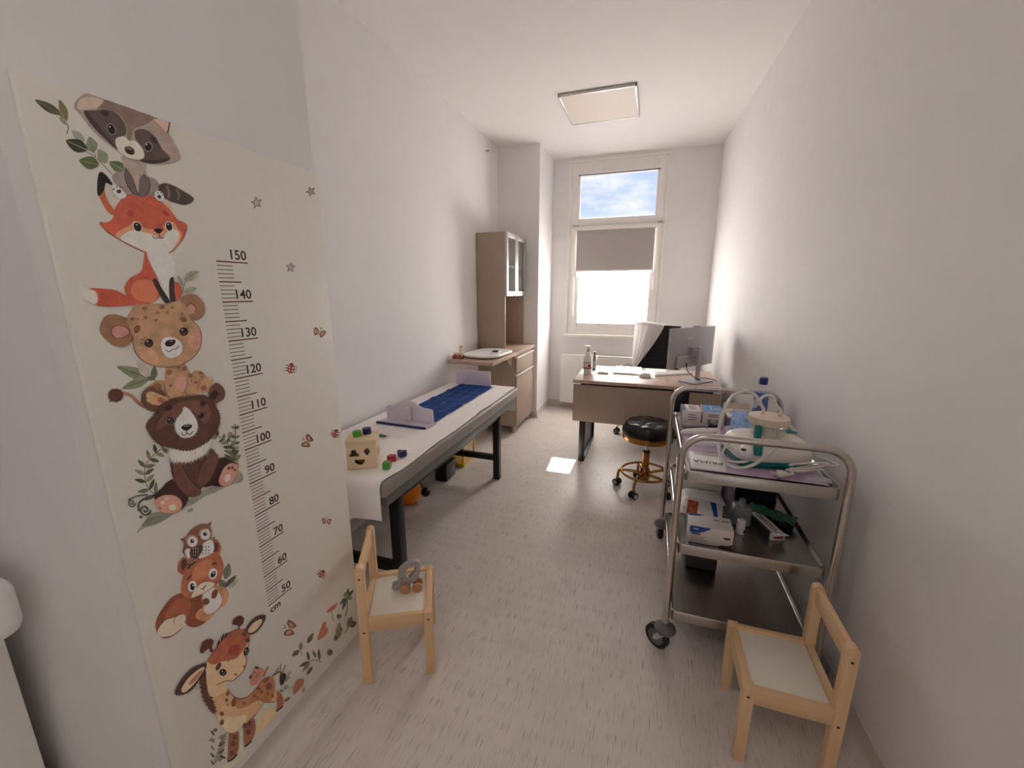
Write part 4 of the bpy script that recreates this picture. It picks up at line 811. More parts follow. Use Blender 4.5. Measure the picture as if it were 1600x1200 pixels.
m.line('G', (108, 58, 40), [(390, 610), (410, 580), (440, 555)], 22, taper=True).line('G', (108, 58, 40), [(630, 465), (655, 440), (685, 450)], 24, taper=True).line('G', K, [(525, 690), (545, 695), (560, 675), (580, 662)], 8).line('G', K, [(548, 695), (560, 708)], 6)
m.fill('G', (150, 108, 84), [(370, 240), (360, 330), (395, 420), (400, 495), (470, 440), (530, 380), (620, 330), (650, 260), (610, 210), (500, 260), (420, 290)], 3, 5)
m.fill('G', (224, 214, 204), [(560, 230), (640, 220), (645, 330), (520, 395), (500, 350)], 3).fill('G', (216, 206, 196), [(365, 320), (410, 290), (430, 330), (400, 400)], 3).fill('G', (84, 62, 52), [(440, 290), (500, 250), (535, 280), (520, 340), (470, 390), (420, 350)], 3, 5)
for i in range(9): m.line('G', (84, 78, 76), [(545 + (i % 3) * 30, 270 + (i // 3) * 32), (538 + (i % 3) * 30, 290 + (i // 3) * 32)], 7, 0)
for i in range(8): m.line('G', (206, 186, 168), [(450 + (i % 3) * 24, 290 + (i // 3) * 30), (446 + (i % 3) * 24, 306 + (i // 3) * 30)], 6, 0)
m.line('G', DK, [(400, 490), (420, 460), (470, 425)], 14).line('G', DK, [(390, 450), (440, 460)], 8)
m.fill('G', (138, 92, 68), [(325, 205), (370, 190), (430, 110), (520, 60), (590, 60), (618, 38), (612, 80), (625, 140), (600, 200), (520, 250), (430, 290), (370, 270), (350, 220)], 3, 3)
for x, y in ((435, 222), (562, 152)): m.dot('G', (178, 142, 116), x, y, 60, 62).dot('G', (236, 226, 214), x + 3, y + 4, 48, 50).dot('G', (58, 52, 50), x, y, 20).dot('G', (180, 176, 170), x + 5, y - 6, 6)
for i in range(7): m.line('G', (98, 62, 46), [(420 + i * 26, 130 - i * 8), (432 + i * 26, 142 - i * 9)], 9, 0)
m.fill('G', (92, 66, 52), [(490, 170), (515, 180), (505, 215)], 0).line('G', DK, [(340, 340), (350, 300), (365, 290)], 8).line('G', (150, 66, 52), [(610, 185), (650, 195), (655, 180)], 9); m.done()
# --- giraffe with small bird and grasses
m = Motif('giraffe_print')
m.fill('I', (206, 206, 168), [(100, 1190), (180, 1130), (300, 1040), (340, 1060), (200, 1190)], 3).fill('I', (214, 188, 140), [(420, 870), (440, 760), (500, 660), (590, 640), (610, 700), (520, 800)], 3).fill('I', (192, 200, 168), [(230, 1060), (262, 850), (300, 850), (310, 1010)], 2)
for i in range(9): m.leaf('H', ((118, 110, 82), (146, 138, 104), (98, 92, 72))[i % 3], 360 + (i % 2) * 26, 1180 - i * 28, 330 + (i % 2) * 105, 1140 - i * 28, 9)
for i in range(8): m.line('H', (100, 92, 70), [(350 + i * 8, 1170 - i * 26), (420 + i * 5, 1100 - i * 24)], 6, 0)
m.dot('H', (120, 112, 84), 365, 915, 18, 12, -30).dot('H', (146, 138, 104), 340, 990, 26, 12, -10).line('H', DK, [(400, 1110), (440, 1125)], 12, 0)
GT = (206, 166, 118); GB = (152, 84, 52)
m.fill('I', (150, 96, 68), [(165, 865), (255, 855), (258, 960), (240, 1070), (150, 1145), (155, 1050)], 2).fill('I', (158, 98, 68), [(300, 820), (390, 720), (415, 800), (405, 880), (370, 960), (310, 1005), (305, 900)], 2).line('I', (58, 44, 42), [(150, 1140), (200, 1115), (240, 1068)], 16).line('I', (58, 44, 42), [(308, 1002), (350, 970), (375, 945)], 14)
m.fill('I', (178, 112, 80), [(390, 720), (420, 700), (470, 620), (490, 580), (440, 560), (380, 640)], 2).fill('I', (166, 98, 66), [(590, 480), (650, 500), (675, 560), (665, 620), (610, 665), (615, 590)], 3).line('I', (58, 44, 42), [(608, 668), (645, 640), (668, 615)], 14)
m.fill('I', GT, [(10, 650), (0, 420), (100, 380), (130, 380), (150, 450), (210, 530), (280, 550), (350, 520), (420, 450), (480, 370), (560, 340), (590, 370), (590, 440), (610, 490), (600, 575), (490, 580), (440, 660), (380, 720), (300, 800), (230, 865), (150, 865), (80, 810), (40, 720)], 3)
m.fill('I', (180, 116, 74), [(200, 530), (280, 552), (350, 522), (420, 452), (480, 372), (560, 342), (590, 372), (592, 470), (560, 570), (490, 575), (420, 570), (330, 620), (240, 640)], 3).fill('I', (226, 196, 152), [(60, 700), (200, 720), (330, 700), (300, 790), (220, 855), (150, 858), (90, 800)], 3)
m.line('I', (100, 64, 46), [(130, 385), (150, 450), (210, 530), (280, 552), (350, 522), (420, 452), (480, 372), (560, 342)], 6).line('I', (100, 64, 46), [(470, 540), (485, 575), (540, 585), (600, 575)], 5)
for x, y, rx, ry in ((510, 375, 36, 22), (540, 430, 30, 34), (445, 455, 18, 16), (470, 485, 18, 18), (400, 520, 12, 14), (525, 500, 14, 14), (305, 590, 16, 14), (430, 538, 9, 9), (205, 590, 22, 34), (150, 500, 16, 22), (140, 560, 12, 16), (95, 500, 10, 14), (150, 605, 9, 9), (115, 440, 16, 22), (95, 690, 20, 22), (95, 770, 18, 26), (210, 560, 20, 14), (570, 520, 12, 18)): m.dot('I', (136, 78, 50), x, y, rx, ry, random.uniform(-35, 35))
for x, y in ((200, 970), (185, 1060), (345, 860), (355, 780), (310, 800), (215, 910)): m.dot('I', (112, 66, 48), x, y, 22, 26, 20)
m.line('I', (120, 78, 56), [(570, 340), (620, 300), (660, 310), (665, 350)], 14).fill('I', (48, 42, 42), [(650, 320), (690, 320), (680, 380), (655, 420), (640, 380)], 2, 3)
for p in (((640, 300), (650, 220)), ((670, 300), (690, 230)), ((690, 380), (740, 290)), ((690, 390), (735, 340)), ((600, 300), (625, 262))): m.line('I', (150, 132, 96), p, 10, 0)
m.dot('I', (132, 146, 106), 700, 440, 28, 18, -30).dot('I', (118, 128, 98), 655, 475, 18, 14).dot('I', (176, 188, 168), 745, 465, 18, 22)
m.fill('I', (190, 124, 98), [(360, 380), (395, 290), (425, 250), (490, 285), (480, 330), (430, 400), (390, 425), (360, 410)], 3).line('I', (150, 84, 64), [(480, 340), (530, 245)], 12).dot('I', DK, 420, 258, 20, 10, 20).dot('I', (110, 74, 58), 362, 345, 10, 18, 40).dot('I', (110, 74, 58), 400, 300, 8).dot('I', (206, 120, 104), 385, 400, 24, 18)
# head
m.fill('H', (96, 62, 50), [(250, 500), (280, 470), (300, 560), (330, 680), (360, 780), (330, 760), (280, 680), (255, 580)], 2, 9)
m.fill('H', (74, 54, 48), [(60, 640), (100, 550), (180, 460), (250, 425), (290, 420), (270, 480), (200, 590), (130, 640)], 3, 3).fill('H', (222, 190, 150), [(105, 610), (150, 530), (230, 460), (280, 440), (250, 500), (190, 580), (130, 630)], 3).fill('H', (176, 120, 84), [(160, 560), (220, 490), (265, 460), (230, 520), (180, 570)], 2)
m.fill('H', (78, 56, 48), [(590, 170), (620, 110), (680, 60), (735, 55), (720, 110), (670, 175), (620, 195)], 3, 2).fill('H', (220, 188, 148), [(605, 165), (640, 115), (700, 80), (710, 105), (665, 165), (620, 185)], 3)
for pts in ([(530, 160), (530, 130), (490, 120), (500, 80), (545, 55), (575, 75), (565, 120), (545, 135), (540, 160)], [(320, 330), (310, 300), (260, 340), (245, 310), (270, 250), (320, 230), (348, 245), (335, 290), (345, 320)]): m.fill('H', (98, 50, 38), pts, 3)
m.line('H', (60, 46, 42), [(400, 250), (425, 190)], 12, taper=True).line('H', (60, 46, 42), [(420, 235), (455, 180)], 12, taper=True).line('H', (60, 46, 42), [(375, 285), (390, 235)], 12, taper=True).line('H', (60, 46, 42), [(440, 215), (480, 178)], 10, taper=True)
m.fill('H', (218, 182, 136), [(300, 400), (350, 320), (410, 240), (480, 180), (550, 158), (600, 180), (616, 230), (600, 300), (590, 360), (592, 410), (560, 480), (490, 540), (440, 540), (370, 575), (440, 545), (445, 620), (320, 660), (290, 500)], 3)
m.fill('H', (172, 92, 60), [(305, 400), (350, 320), (410, 240), (480, 180), (550, 160), (600, 182), (612, 235), (570, 310), (520, 370), (460, 390), (400, 400), (350, 420)], 3).fill('H', (158, 62, 46), [(470, 290), (530, 270), (545, 310), (510, 350), (460, 345)], 3)
m.line('H', (110, 62, 46), [(300, 400), (350, 320), (410, 240), (480, 180), (550, 158), (600, 180), (616, 230), (600, 300), (588, 360), (592, 410), (560, 480), (490, 542), (445, 540), (370, 572)], 5)
m.dot('H', (110, 56, 42), 382, 435, 16, 34, 30).dot('H', (96, 50, 40), 600, 238, 18, 16).dot('H', (120, 62, 46), 578, 192, 20, 18).dot('H', (150, 92, 62), 512, 495, 10).dot('H', (150, 92, 62), 575, 435, 8, 12).dot('H', (160, 100, 66), 455, 385, 10, 14).dot('H', (160, 100, 66), 490, 380, 7)
for x, y, rx, ry, r in ((416, 480, 26, 26, 0), (590, 322, 20, 34, 15)): m.dot('H', K, x, y, rx, ry, r).dot('H', (92, 92, 84), x + 2, y + 5, rx * .55, ry * .5, r).dot('H', K, x, y, rx * .3).dot('H', (238, 234, 226), x - 6, y - 9, 5)
m.done()
# --- meadow leaves and mushrooms along the lower edge
m = Motif('meadow_print')
for a in ((330, 510, 285, 545, 14), (335, 510, 340, 462, 12), (375, 470, 412, 408, 14), (388, 578, 328, 605, 11), (392, 580, 346, 636, 11), (405, 605, 372, 655, 11), (385, 570, 375, 515, 9), (425, 555, 408, 510, 9), (447, 570, 442, 500, 9)): m.leaf('T', ((100, 96, 72), (82, 80, 62), (122, 116, 84))[int(a[0]) % 3], *a)
m.line('T', (108, 100, 76), [(385, 582), (420, 566), (460, 582)], 4).line('T', (108, 100, 76), [(335, 510), (346, 545)], 4)
m.dot('T', (90, 86, 62), 508, 522, 17, 19, 20).dot('T', (104, 100, 74), 562, 310, 15, 13)
m.fill('T', (182, 104, 74), [(435, 445), (455, 380), (470, 345), (485, 345), (485, 375), (498, 385), (490, 415), (460, 440)], 3).line('T', (196, 176, 150), [(470, 438), (482, 455), (478, 470)], 9)
m.fill('T', (186, 98, 68), [(487, 290), (505, 262), (550, 232), (545, 255), (520, 280)], 3).line('T', (140, 132, 100), [(518, 282), (522, 315), (530, 338)], 5)
m.fill('T', (166, 104, 72), [(295, 770), (295, 720), (320, 680), (355, 680), (345, 720), (315, 755)], 3).dot('T', (150, 150, 134), 352, 742, 10, 16, 20).leaf('T', (120, 104, 84), 238, 810, 275, 785, 9)
for x1, y1 in ((582, 240), (615, 145), (645, 155), (565, 240), (580, 275)): m.leaf('T', (78, 98, 60), 608, 200, x1, y1, 9)
for x1, y1 in ((640, 205), (592, 170)): m.leaf('T', (128, 142, 104), 608, 200, x1, y1, 14)
m.line('T', (120, 116, 84), [(608, 205), (610, 250), (598, 312)], 5)
for i in range(6): m.leaf('T', ((132, 118, 82), (104, 96, 66))[i % 2], 550, 445, 530 + i * 10, 420 - 12 * i + (i - 3) ** 2 * 3, 9)
m.leaf('T', (140, 126, 90), 550, 440, 565, 345, 14).leaf('T', (96, 90, 66), 548, 450, 536, 425, 12).leaf('T', (110, 102, 76), 612, 375, 636, 312, 12).leaf('T', (82, 78, 60), 618, 365, 662, 345, 20).line('T', (120, 110, 80), [(630, 345), (610, 380), (598, 410)], 5); m.done()
# --- stars, ladybirds, butterflies
def star(cx, cy, r, a0):
    m = Motif('star_print'); pts = []
    for i in range(10):
        rr = r if i % 2 == 0 else r * 0.48; a = a0 + i * math.pi / 5; pts.append((cx + rr * math.cos(a) * .92, cy + rr * math.sin(a)))
    m.fill('R', (118, 106, 104), pts, 0).fill('R', (168, 156, 150), [(cx + (x - cx) * .66, cy + (y - cy) * .66) for x, y in pts], 0); m.done()
star(243, 170, 32, -1.75); star(497, 118, 28, -2.0); star(402, 473, 27, -1.5)
def ladybird(cr, cx, cy, r, rot):
    m = Motif('ladybird_print'); a = math.radians(rot); ca, sa = math.cos(a), math.sin(a)
    T = lambda x, y: (cx + (x * ca - y * sa) * r, cy + (x * sa + y * ca) * r)
    for y in (-.5, 0.1, .7): m.line(cr, DK, [T(-1.3, y - .2), T(1.3, y - .2)], r * .16, 0)
    m.dot(cr, (70, 40, 38), *T(0, -.95), r * .5, r * .4, rot).dot(cr, (168, 52, 50), cx, cy, r * .78, r, rot).line(cr, DK, [T(0, -.9), T(0, .9)], r * .12, 0)
    for x, y in ((-.35, -.3), (.35, -.3), (-.3, .35), (.3, .35)): m.dot(cr, (224, 200, 190), *T(x, y), r * .16)
    m.done()
ladybird('R', 403, 950, 21, 10); ladybird('S', 612, 128, 20, 20); ladybird('S', 540, 858, 19, 35)
def butterfly(cr, cx, cy, r, rot):
    m = Motif('butterfly_print'); a = math.radians(rot); ca, sa = math.cos(a), math.sin(a)
    T = lambda x, y: (cx + (x * ca - y * sa) * r, cy + (x * sa + y * ca) * r)
    for sg in (-1, 1):
        m.fill(cr, (128, 82, 66), [T(0, 0), T(sg * .5, -.55), T(sg * 1.05, -.5), T(sg * .95, .1), T(sg * .6, .75), T(sg * .2, .5)], 2).fill(cr, (188, 142, 114), [T(sg * .2, 0), T(sg * .55, -.3), T(sg * .85, -.3), T(sg * .7, .1), T(sg * .45, .4)], 2)
    m.line(cr, (206, 186, 170), [T(0, -.5), T(0, .6)], r * .16, 0).line(cr, DK, [T(0, -.5), T(-.25, -.95)], r * .07, 0).line(cr, DK, [T(0, -.5), T(.25, -.95)], r * .07, 0); m.done()
butterfly('R', 537, 778, 28, 20); butterfly('S', 467, 165, 34, -62); butterfly('S', 567, 580, 24, 5); butterfly('S', 377, 1140, 40, -75)
# --- the ruler
M['ink'] = mat('brown_black_ink', (70, 48, 46), 0.6); M['ink_red'] = mat('brown_red_ink', (104, 56, 52), 0.6)
YR0, YR1 = 0.7755, 0.8616
for k in range(50, 151):
    if k % 10 == 0: y1, h, c = YR1, 0.0032, 'ink_red'
    elif k % 5 == 0: y1, h, c = YR0 + 0.060, 0.0030, 'ink_red'
    else: y1, h, c = YR0 + (0.041 if k % 10 not in (1, 2, 3, 4) or k > 144 else 0.039), 0.0017, 'ink'
    z = k / 100.0; b = MB(); b.box(XBD, YR0, z - h / 2, XBD + 0.0003, y1, z + h / 2); b.build('ruler_mark', c, board)
for k in range(50, 151, 10):
    text_obj('ruler_number', str(k), 0.0335, (XBD + 0.0001, YR1 - 0.002, k / 100.0 + 0.0075), (0, 1, 0), (0, 0, 1), 'ink', board, align='RIGHT', bold=0.0006)
text_obj('unit_lettering', 'cm', 0.031, (XBD + 0.0001, YR0 + 0.004, 0.472), (0, 1, 0), (0, 0, 1), 'ink', board, bold=0.0005)
# ================================================================== desk
ZD = 0.72; DX0, DX1, DY0, DY1 = -0.578, 0.54, 3.30, 4.04
dk = thing('desk', 'taupe office desk with front panel on black steel loop legs, below the window', 'desk', (-0.02, 3.67, 0))
b = MB(); b.box(DX0, DY0, ZD - 0.026, DX1, DY1, ZD, 0.002); b.build('desktop', 'taupe_x', dk)
b = MB(); b.box(DX0 + 0.004, DY0 + 0.012, 0.367, DX1 - 0.004, DY0 + 0.03, ZD - 0.042, 0.001); b.build('front_panel', 'taupe', dk)
for y in (DY0 + 0.06, DY1 - 0.09):
    b = MB(); b.box(DX0 + 0.12, y, ZD - 0.05, DX1 - 0.12, y + 0.03, ZD - 0.027); b.build('under_rail', 'black_steel', dk)
for x in (DX0 + 0.085, DX1 - 0.085):
    b = MB(); hw = 0.025
    b.box(x - hw, DY0 + 0.034, 0, x + hw, DY0 + 0.059, ZD - 0.0265, 0.002); b.box(x - hw, DY1 - 0.085, 0, x + hw, DY1 - 0.06, ZD - 0.0265, 0.002)
    b.box(x - hw, DY0 + 0.059, 0, x + hw, DY1 - 0.085, 0.025, 0.002); b.box(x - hw, DY0 + 0.059, ZD - 0.052, x + hw, DY1 - 0.085, ZD - 0.0265, 0.002)
    b.build('leg', 'black_steel', dk)
    b = MB(); b.box(x - 0.004, DY0 + 0.059, 0.025, x + 0.004, DY1 - 0.085, ZD - 0.052); b.build('leg_panel', 'black_steel', dk)
# soap pump
M['soap_white'] = mat('white_soap_bottle', (228, 224, 220), 0.35, var=0.01); M['label_red'] = mat('red_label', (158, 30, 42), 0.5); M['label_grey'] = mat('grey_label_ink', (120, 108, 108), 0.6); M['pump_grey'] = mat('grey_pump', (150, 142, 140), 0.4)
sx_, sy_ = P(917, 585, z=ZD).x, P(917, 585, z=ZD).y + 0.035
so = thing('soap_dispenser', 'white pump bottle of soap with red band label on the desk corner', 'bottle', (sx_, sy_, ZD))
b = MB(); b.lathe([(0.001, 0), (0.036, 0), (0.039, 0.006), (0.039, 0.135), (0.034, 0.16), (0.022, 0.18), (0.014, 0.188), (0.0135, 0.2)], (sx_, sy_, ZD), 28); bo = b.build('bottle', 'soap_white', so)
b = MB(); b.lathe([(0.0145, 0.198), (0.0155, 0.199), (0.0155, 0.215), (0.007, 0.218), (0.006, 0.235)], (sx_, sy_, ZD), 18); b.build('collar', 'pump_grey', so)
b = MB(); b.box(sx_ - 0.036, sy_ - 0.010, ZD + 0.234, sx_ + 0.014, sy_ + 0.010, ZD + 0.248, 0.004); b.build('pump_head', 'white', so)
def arc_label(b, cx, cy, r, a0, a1, z0, z1, n=14):
    f = lambda u, v: Vector((cx + r * math.cos(a0 + (a1 - a0) * u), cy + r * math.sin(a0 + (a1 - a0) * u), z0 + (z1 - z0) * v))
    b.sheet(f, n, 1, 0.0003)
b = MB(); arc_label(b, sx_, sy_, 0.0394, math.radians(190), math.radians(350), ZD + 0.05, ZD + 0.062); b.build('label_band', 'label_red', bo)
for i, (z, a) in enumerate(((0.103, 330), (0.096, 325), (0.082, 250), (0.074, 246))):
    b = MB(); arc_label(b, sx_, sy_, 0.0393, math.radians(205), math.radians(a), ZD + z, ZD + z + 0.004); b.build('label_print', 'label_grey', bo)
b = MB(); arc_label(b, sx_, sy_, 0.0393, math.radians(280), math.radians(325), ZD + 0.066, ZD + 0.088); b.build('label_print', 'label_red', bo)
# pen holder
M['smoke'] = mat('smoked_glass', (70, 84, 88), 0.1, alpha=0.7, var=0.0)
qx, qy = P(926, 577, z=ZD).x, P(926, 577, z=ZD).y
ph = thing('pen_holder', 'dark mesh pen holder with pens beside the soap bottle', 'pen holder', (qx, qy, ZD))
b = MB(); b.lathe([(0.001, 0.002), (0.03, 0.002), (0.031, 0.09), (0.0285, 0.09), (0.0275, 0.005), (0.001, 0.005)], (qx, qy, ZD), 22); b.build('cup', 'smoke', ph)
b = MB(); b.lathe([(0.001, 0.0), (0.032, 0.0), (0.032, 0.008), (0.001, 0.008)], (qx, qy, ZD), 22); b.build('base', 'black', ph)
for dx, dy, ex, ey, h, r, mm_ in ((0.008, 0.0, 0.012, 0.004, 0.165, 0.007, 'black'), (-0.012, 0.006, -0.02, 0.01, 0.125, 0.004, 'white'), (0.012, 0.01, 0.035, 0.014, 0.13, 0.004, 'white'), (-0.004, -0.012, -0.010, -0.02, 0.12, 0.004, 'green'), (0.0, 0.014, 0.016, 0.022, 0.115, 0.0045, 'black')):
    b = MB(); b.tube([(qx + dx, qy + dy, ZD + 0.009), (qx + ex, qy + ey, ZD + h)], r, 10); tag(b.build('pen', mm_), {'black': 'thick black marker standing in the desk pen holder' if r > .006 else 'thin black pen standing in the desk pen holder', 'white': 'white pen standing upright in the desk pen holder' if ex < 0 else 'white pen leaning outward in the desk pen holder', 'green': 'green pen standing in the desk pen holder'}[mm_], 'pen', 'pens in the holder')
# note blocks, papers
M['bluegrey'] = mat('grey_blue_plastic', (150, 150, 158), 0.4); M['sheetw'] = mat('office_paper', (240, 238, 236), 0.7, var=0.01)
q0, q1 = P(933, 584, z=ZD), P(951, 584, z=ZD)
nb = thing('note_pad', 'small white note pad with a dark base beside the pen holder', 'note pad', (q0.x + .05, q0.y + .06, ZD))
b = MB(); b.box(q0.x, q0.y, ZD, q1.x, q0.y + 0.11, ZD + 0.008, 0.001); b.build('base', 'grey_plastic', nb)
b = MB(); b.box(q0.x + 0.002, q0.y + 0.002, ZD + 0.008, q1.x - 0.002, q0.y + 0.108, ZD + 0.022, 0.001); b.build('sheets', 'sheetw', nb)
q0, q1 = P(957, 585, z=ZD), P(1002, 586, z=ZD)
pf = thing('paper_tray', 'flat grey-blue tray holding a stack of white paper on the desk', 'paper tray', ((q0.x + q1.x) / 2, q0.y + 0.16, ZD))
b = MB(); b.box(q0.x, q0.y, ZD, q1.x, q0.y + 0.34, ZD + 0.006, 0.002); b.box(q0.x, q0.y, ZD, q0.x + 0.004, q0.y + 0.34, ZD + 0.018, 0.001); b.box(q0.x, q0.y, ZD, q1.x, q0.y + 0.004, ZD + 0.014, 0.001); b.build('tray', 'bluegrey', pf)
b = MB(); b.box(q0.x + 0.006, q0.y + 0.006, ZD + 0.006, q1.x - 0.006, q0.y + 0.33, ZD + 0.022, 0.001); b.build('paper_stack', 'sheetw', pf)
b = MB(); b.box(-0.02, 3.83, ZD + 0.0003, 0.16, 4.03, ZD + 0.0018, 0, 2); tag(b.build('loose_paper', 'sheetw'), 'loose white sheet of paper lying beside the keyboard', 'paper')
# keyboard and mouse
M['key'] = mat('pale_grey_keys', (216, 212, 210), 0.5, var=0.01)
ka = math.atan2(0.40, 0.33)
kq = P(1047, 586, z=ZD); kb = thing('keyboard', 'slim pale grey computer keyboard lying at an angle on the desk', 'keyboard', (kq.x - 0.01, kq.y + 0.03, ZD), math.radians(33))
mk = pmat(kb)
b = MB(); b.box(-0.20, -0.06, 0.0, 0.20, 0.06, 0.012, 0.004, 2, mk); b.build('body', 'white', kb)
kmesh = None
for r in range(5):
    for c in range(14):
        x0 = -0.193 + c * 0.0276; y0 = -0.054 + r * 0.0217
        if kmesh is None:
            b = MB(); b.box(0, 0, 0, 0.0245, 0.0186, 0.004, 0.001, 1); o = b.build('key', 'key', kb, world=False); kmesh = o.data
        else:
            o = bpy.data.objects.new('key', kmesh); COL.objects.link(o); o.parent = kb
        o.location = (x0, y0, 0.0115)
mq = P(1008, 590, z=ZD); ms = thing('mouse', 'white computer mouse with cable on the desk', 'mouse', (mq.x, mq.y + .02, ZD), math.radians(-60))
b = MB(); mt = pmat(ms); rings = []
for s_, z in ((0.92, 0.0), (1.0, 0.006), (0.97, 0.016), (0.82, 0.027), (0.5, 0.035), (0.12, 0.037)):
    rings.append([mt @ Vector((a * s_, c * s_ + (1 - s_) * -0.006, z)) for a, c in [(0.031 * math.cos(t), 0.056 * math.sin(t)) for t in [2 * math.pi * i / 24 for i in range(24)]]])
b.ring(rings); b.build('shell', 'white', ms, 60)
b = MB(); b.box(-0.004, 0.02, 0.026, 0.004, 0.036, 0.036, 0.003, 2, mt); b.build('scroll_wheel', 'grey_plastic', ms)
b = MB(); b.tube([mt @ Vector((0, 0.055, 0.006)), (mq.x + 0.10, mq.y + 0.02, ZD + 0.003), (mq.x + 0.14, mq.y - 0.02, ZD + 0.003), (0.16, 3.48, ZD + 0.003)], 0.0022, 6, sm=6); b.build('cable', 'white', ms)
# monitor
M['mon_grey'] = mat('monitor_grey', (168, 166, 170), 0.4, var=0.02); M['mon_logo'] = mat('logo_silver', (214, 212, 214), 0.35)
ml, mr = Vector((0.150, 3.365, 0)), Vector((0.508, 3.785, 0)); mc = (ml + mr) / 2; mu = (mr - ml).normalized(); mn = Vector((mu.y, -mu.x, 0))   # mn points to the camera side
mo_ = thing('monitor', 'grey flat computer monitor seen from behind on a stand on the desk', 'monitor', (0.342, 3.575, ZD))
def obox(b, o, u, n, a0, a1, d0, d1, z0, z1, bev=0.0, seg=2):
    m_ = Matrix(((u.x, n.x, 0, o.x), (u.y, n.y, 0, o.y), (0, 0, 1, 0), (0, 0, 0, 1))); b.box(a0, d0, z0, a1, d1, z1, bev, seg, m_)
HW = (mr - ml).length / 2
b = MB(); obox(b, mc, mu, mn, -HW, HW, -0.02, 0.0, 0.835, 1.15, 0.003); b.build('housing', 'mon_grey', mo_)
b = MB(); obox(b, mc, mu, mn, -HW + 0.006, HW - 0.006, -0.0215, -0.0195, 0.852, 1.144); b.build('screen', 'black', mo_)
b = MB(); obox(b, mc, mu, mn, -HW * 0.72, HW * 0.72, 0.0, 0.022, 0.838, 0.93, 0.008, 3); b.build('rear_bulge', 'mon_grey', mo_)
b = MB(); obox(b, mc, mu, mn, 0.00, 0.075, -0.016, 0.003, 1.148, 1.162, 0.003); b.build('camera_bump', 'mon_grey', mo_)
b = MB(); obox(b, mc, mu, mn, -0.055, -0.01, 0.02, 0.05, 0.93, 1.0, 0.006); obox(b, mc, mu, mn, -0.03, 0.03, 0.02, 0.055, 0.965, 1.0, 0.006); b.build('hinge', 'mon_grey', mo_)
b = MB(); obox(b, mc, mu, mn, -0.012, 0.032, 0.05, 0.068, ZD + 0.014, 0.998, 0.005); b.build('stand_column', 'mon_grey', mo_)
b = MB(); pz = rrect(0.25, 0.17, 0.03); cen = mc + mn * 0.055
b.prism([((cen + mu * a + mn * c).x, (cen + mu * a + mn * c).y) for a, c in pz], (0, 0, ZD), (1, 0, 0), (0, 1, 0), 0, 0.011, 0.003); b.build('stand_base', 'mon_grey', mo_)
text_obj('logo_lettering', 'LENOVO', 0.022, mc + mn * 0.0006 + mu * -0.075 + Vector((0, 0, 1.062)), mu, (0, 0, 1), 'mon_logo', mo_)
b = MB()
p0 = mc + mn * 0.022 + mu * -0.09 + Vector((0, 0, 0.86)); b.cyl(p0 + Vector((0, 0, 0.012)), p0 - Vector((0, 0, 0.012)), 0.008, n=12)
b.tube([p0, p0 + mn * 0.02 + Vector((0, 0, -0.05)), p0 + mu * 0.05 + mn * .03 + Vector((0, 0, -0.09)), cen + mu * 0.02 + mn * 0.02 + Vector((0, 0, ZD + 0.016)), cen + mu * 0.07 + mn * -.01 + Vector((0, 0, ZD + 0.02)), cen + mu * 0.16 + mn * 0.0 + Vector((0, 0, ZD + 0.008)), (0.525, 3.62, ZD + 0.004), (0.53, 3.58, ZD + 0.004)], 0.003, 8, sm=5); b.build('cable', 'black', mo_)
# ================================================================== office chair with coat
M['chair_black'] = mat('black_ribbed_fabric', (40, 42, 44), 0.65, var=0.06, scale=80, bump=0.06)
oc = thing('office_chair', 'black ribbed office chair on castors behind the desk', 'chair', (0.02, 4.28, 0), math.radians(-18))
mo2 = pmat(oc)
def OC(x, y, z): return mo2 @ Vector((x, y, z))
b = MB(); pts = [(0.0, 0.22, 0.46), (0.0, 0.245, 0.60), (0.0, 0.25, 0.78), (0.0, 0.275, 0.95), (0.0, 0.31, 1.10)]
def backf(u, v):
    yy = 0.22 + 0.03 * v + 0.06 * v * v; wd = 0.225 - 0.045 * v ** 3 - 0.02 * (1 - v) ** 2
    rib = 0.005 * abs(math.sin(v * 15 * math.pi))
    return OC((u * 2 - 1) * wd, yy - 0.03 * (1 - (u * 2 - 1) ** 2) * -0.6 - rib, 0.46 + 0.625 * v)
b.sheet(backf, 16, 120, 0.03); b.build('backrest', 'chair_black', oc, 60)
b = MB()
for sg in (-1, 1): b.tube([OC(sg * 0.235 * (1 - .2 * (v ** 3)), 0.232 + 0.03 * v + 0.06 * v * v, 0.45 + 0.64 * v) for v in [i / 10 for i in range(11)]], 0.011, 10)
b.build('back_frame', 'chrome', oc)
b = MB(); b.box(-0.235, -0.24, 0.43, 0.235, 0.24, 0.49, 0.025, 3, mo2); b.build('seat', 'chair_black', oc)
b = MB(); b.cyl(OC(0, 0, 0.09), OC(0, 0, 0.43), 0.026, n=18); b.build('gas_column', 'chrome', oc)
for sg in (-1, 1):
    b = MB(); b.tube([OC(sg * 0.25, 0.20, 0.46), OC(sg * 0.27, 0.18, 0.66), OC(sg * 0.27, -0.02, 0.67), OC(sg * 0.27, -0.10, 0.66), OC(sg * 0.25, -0.14, 0.47)], 0.012, 10, sm=5); b.build('armrest', 'chrome', oc)
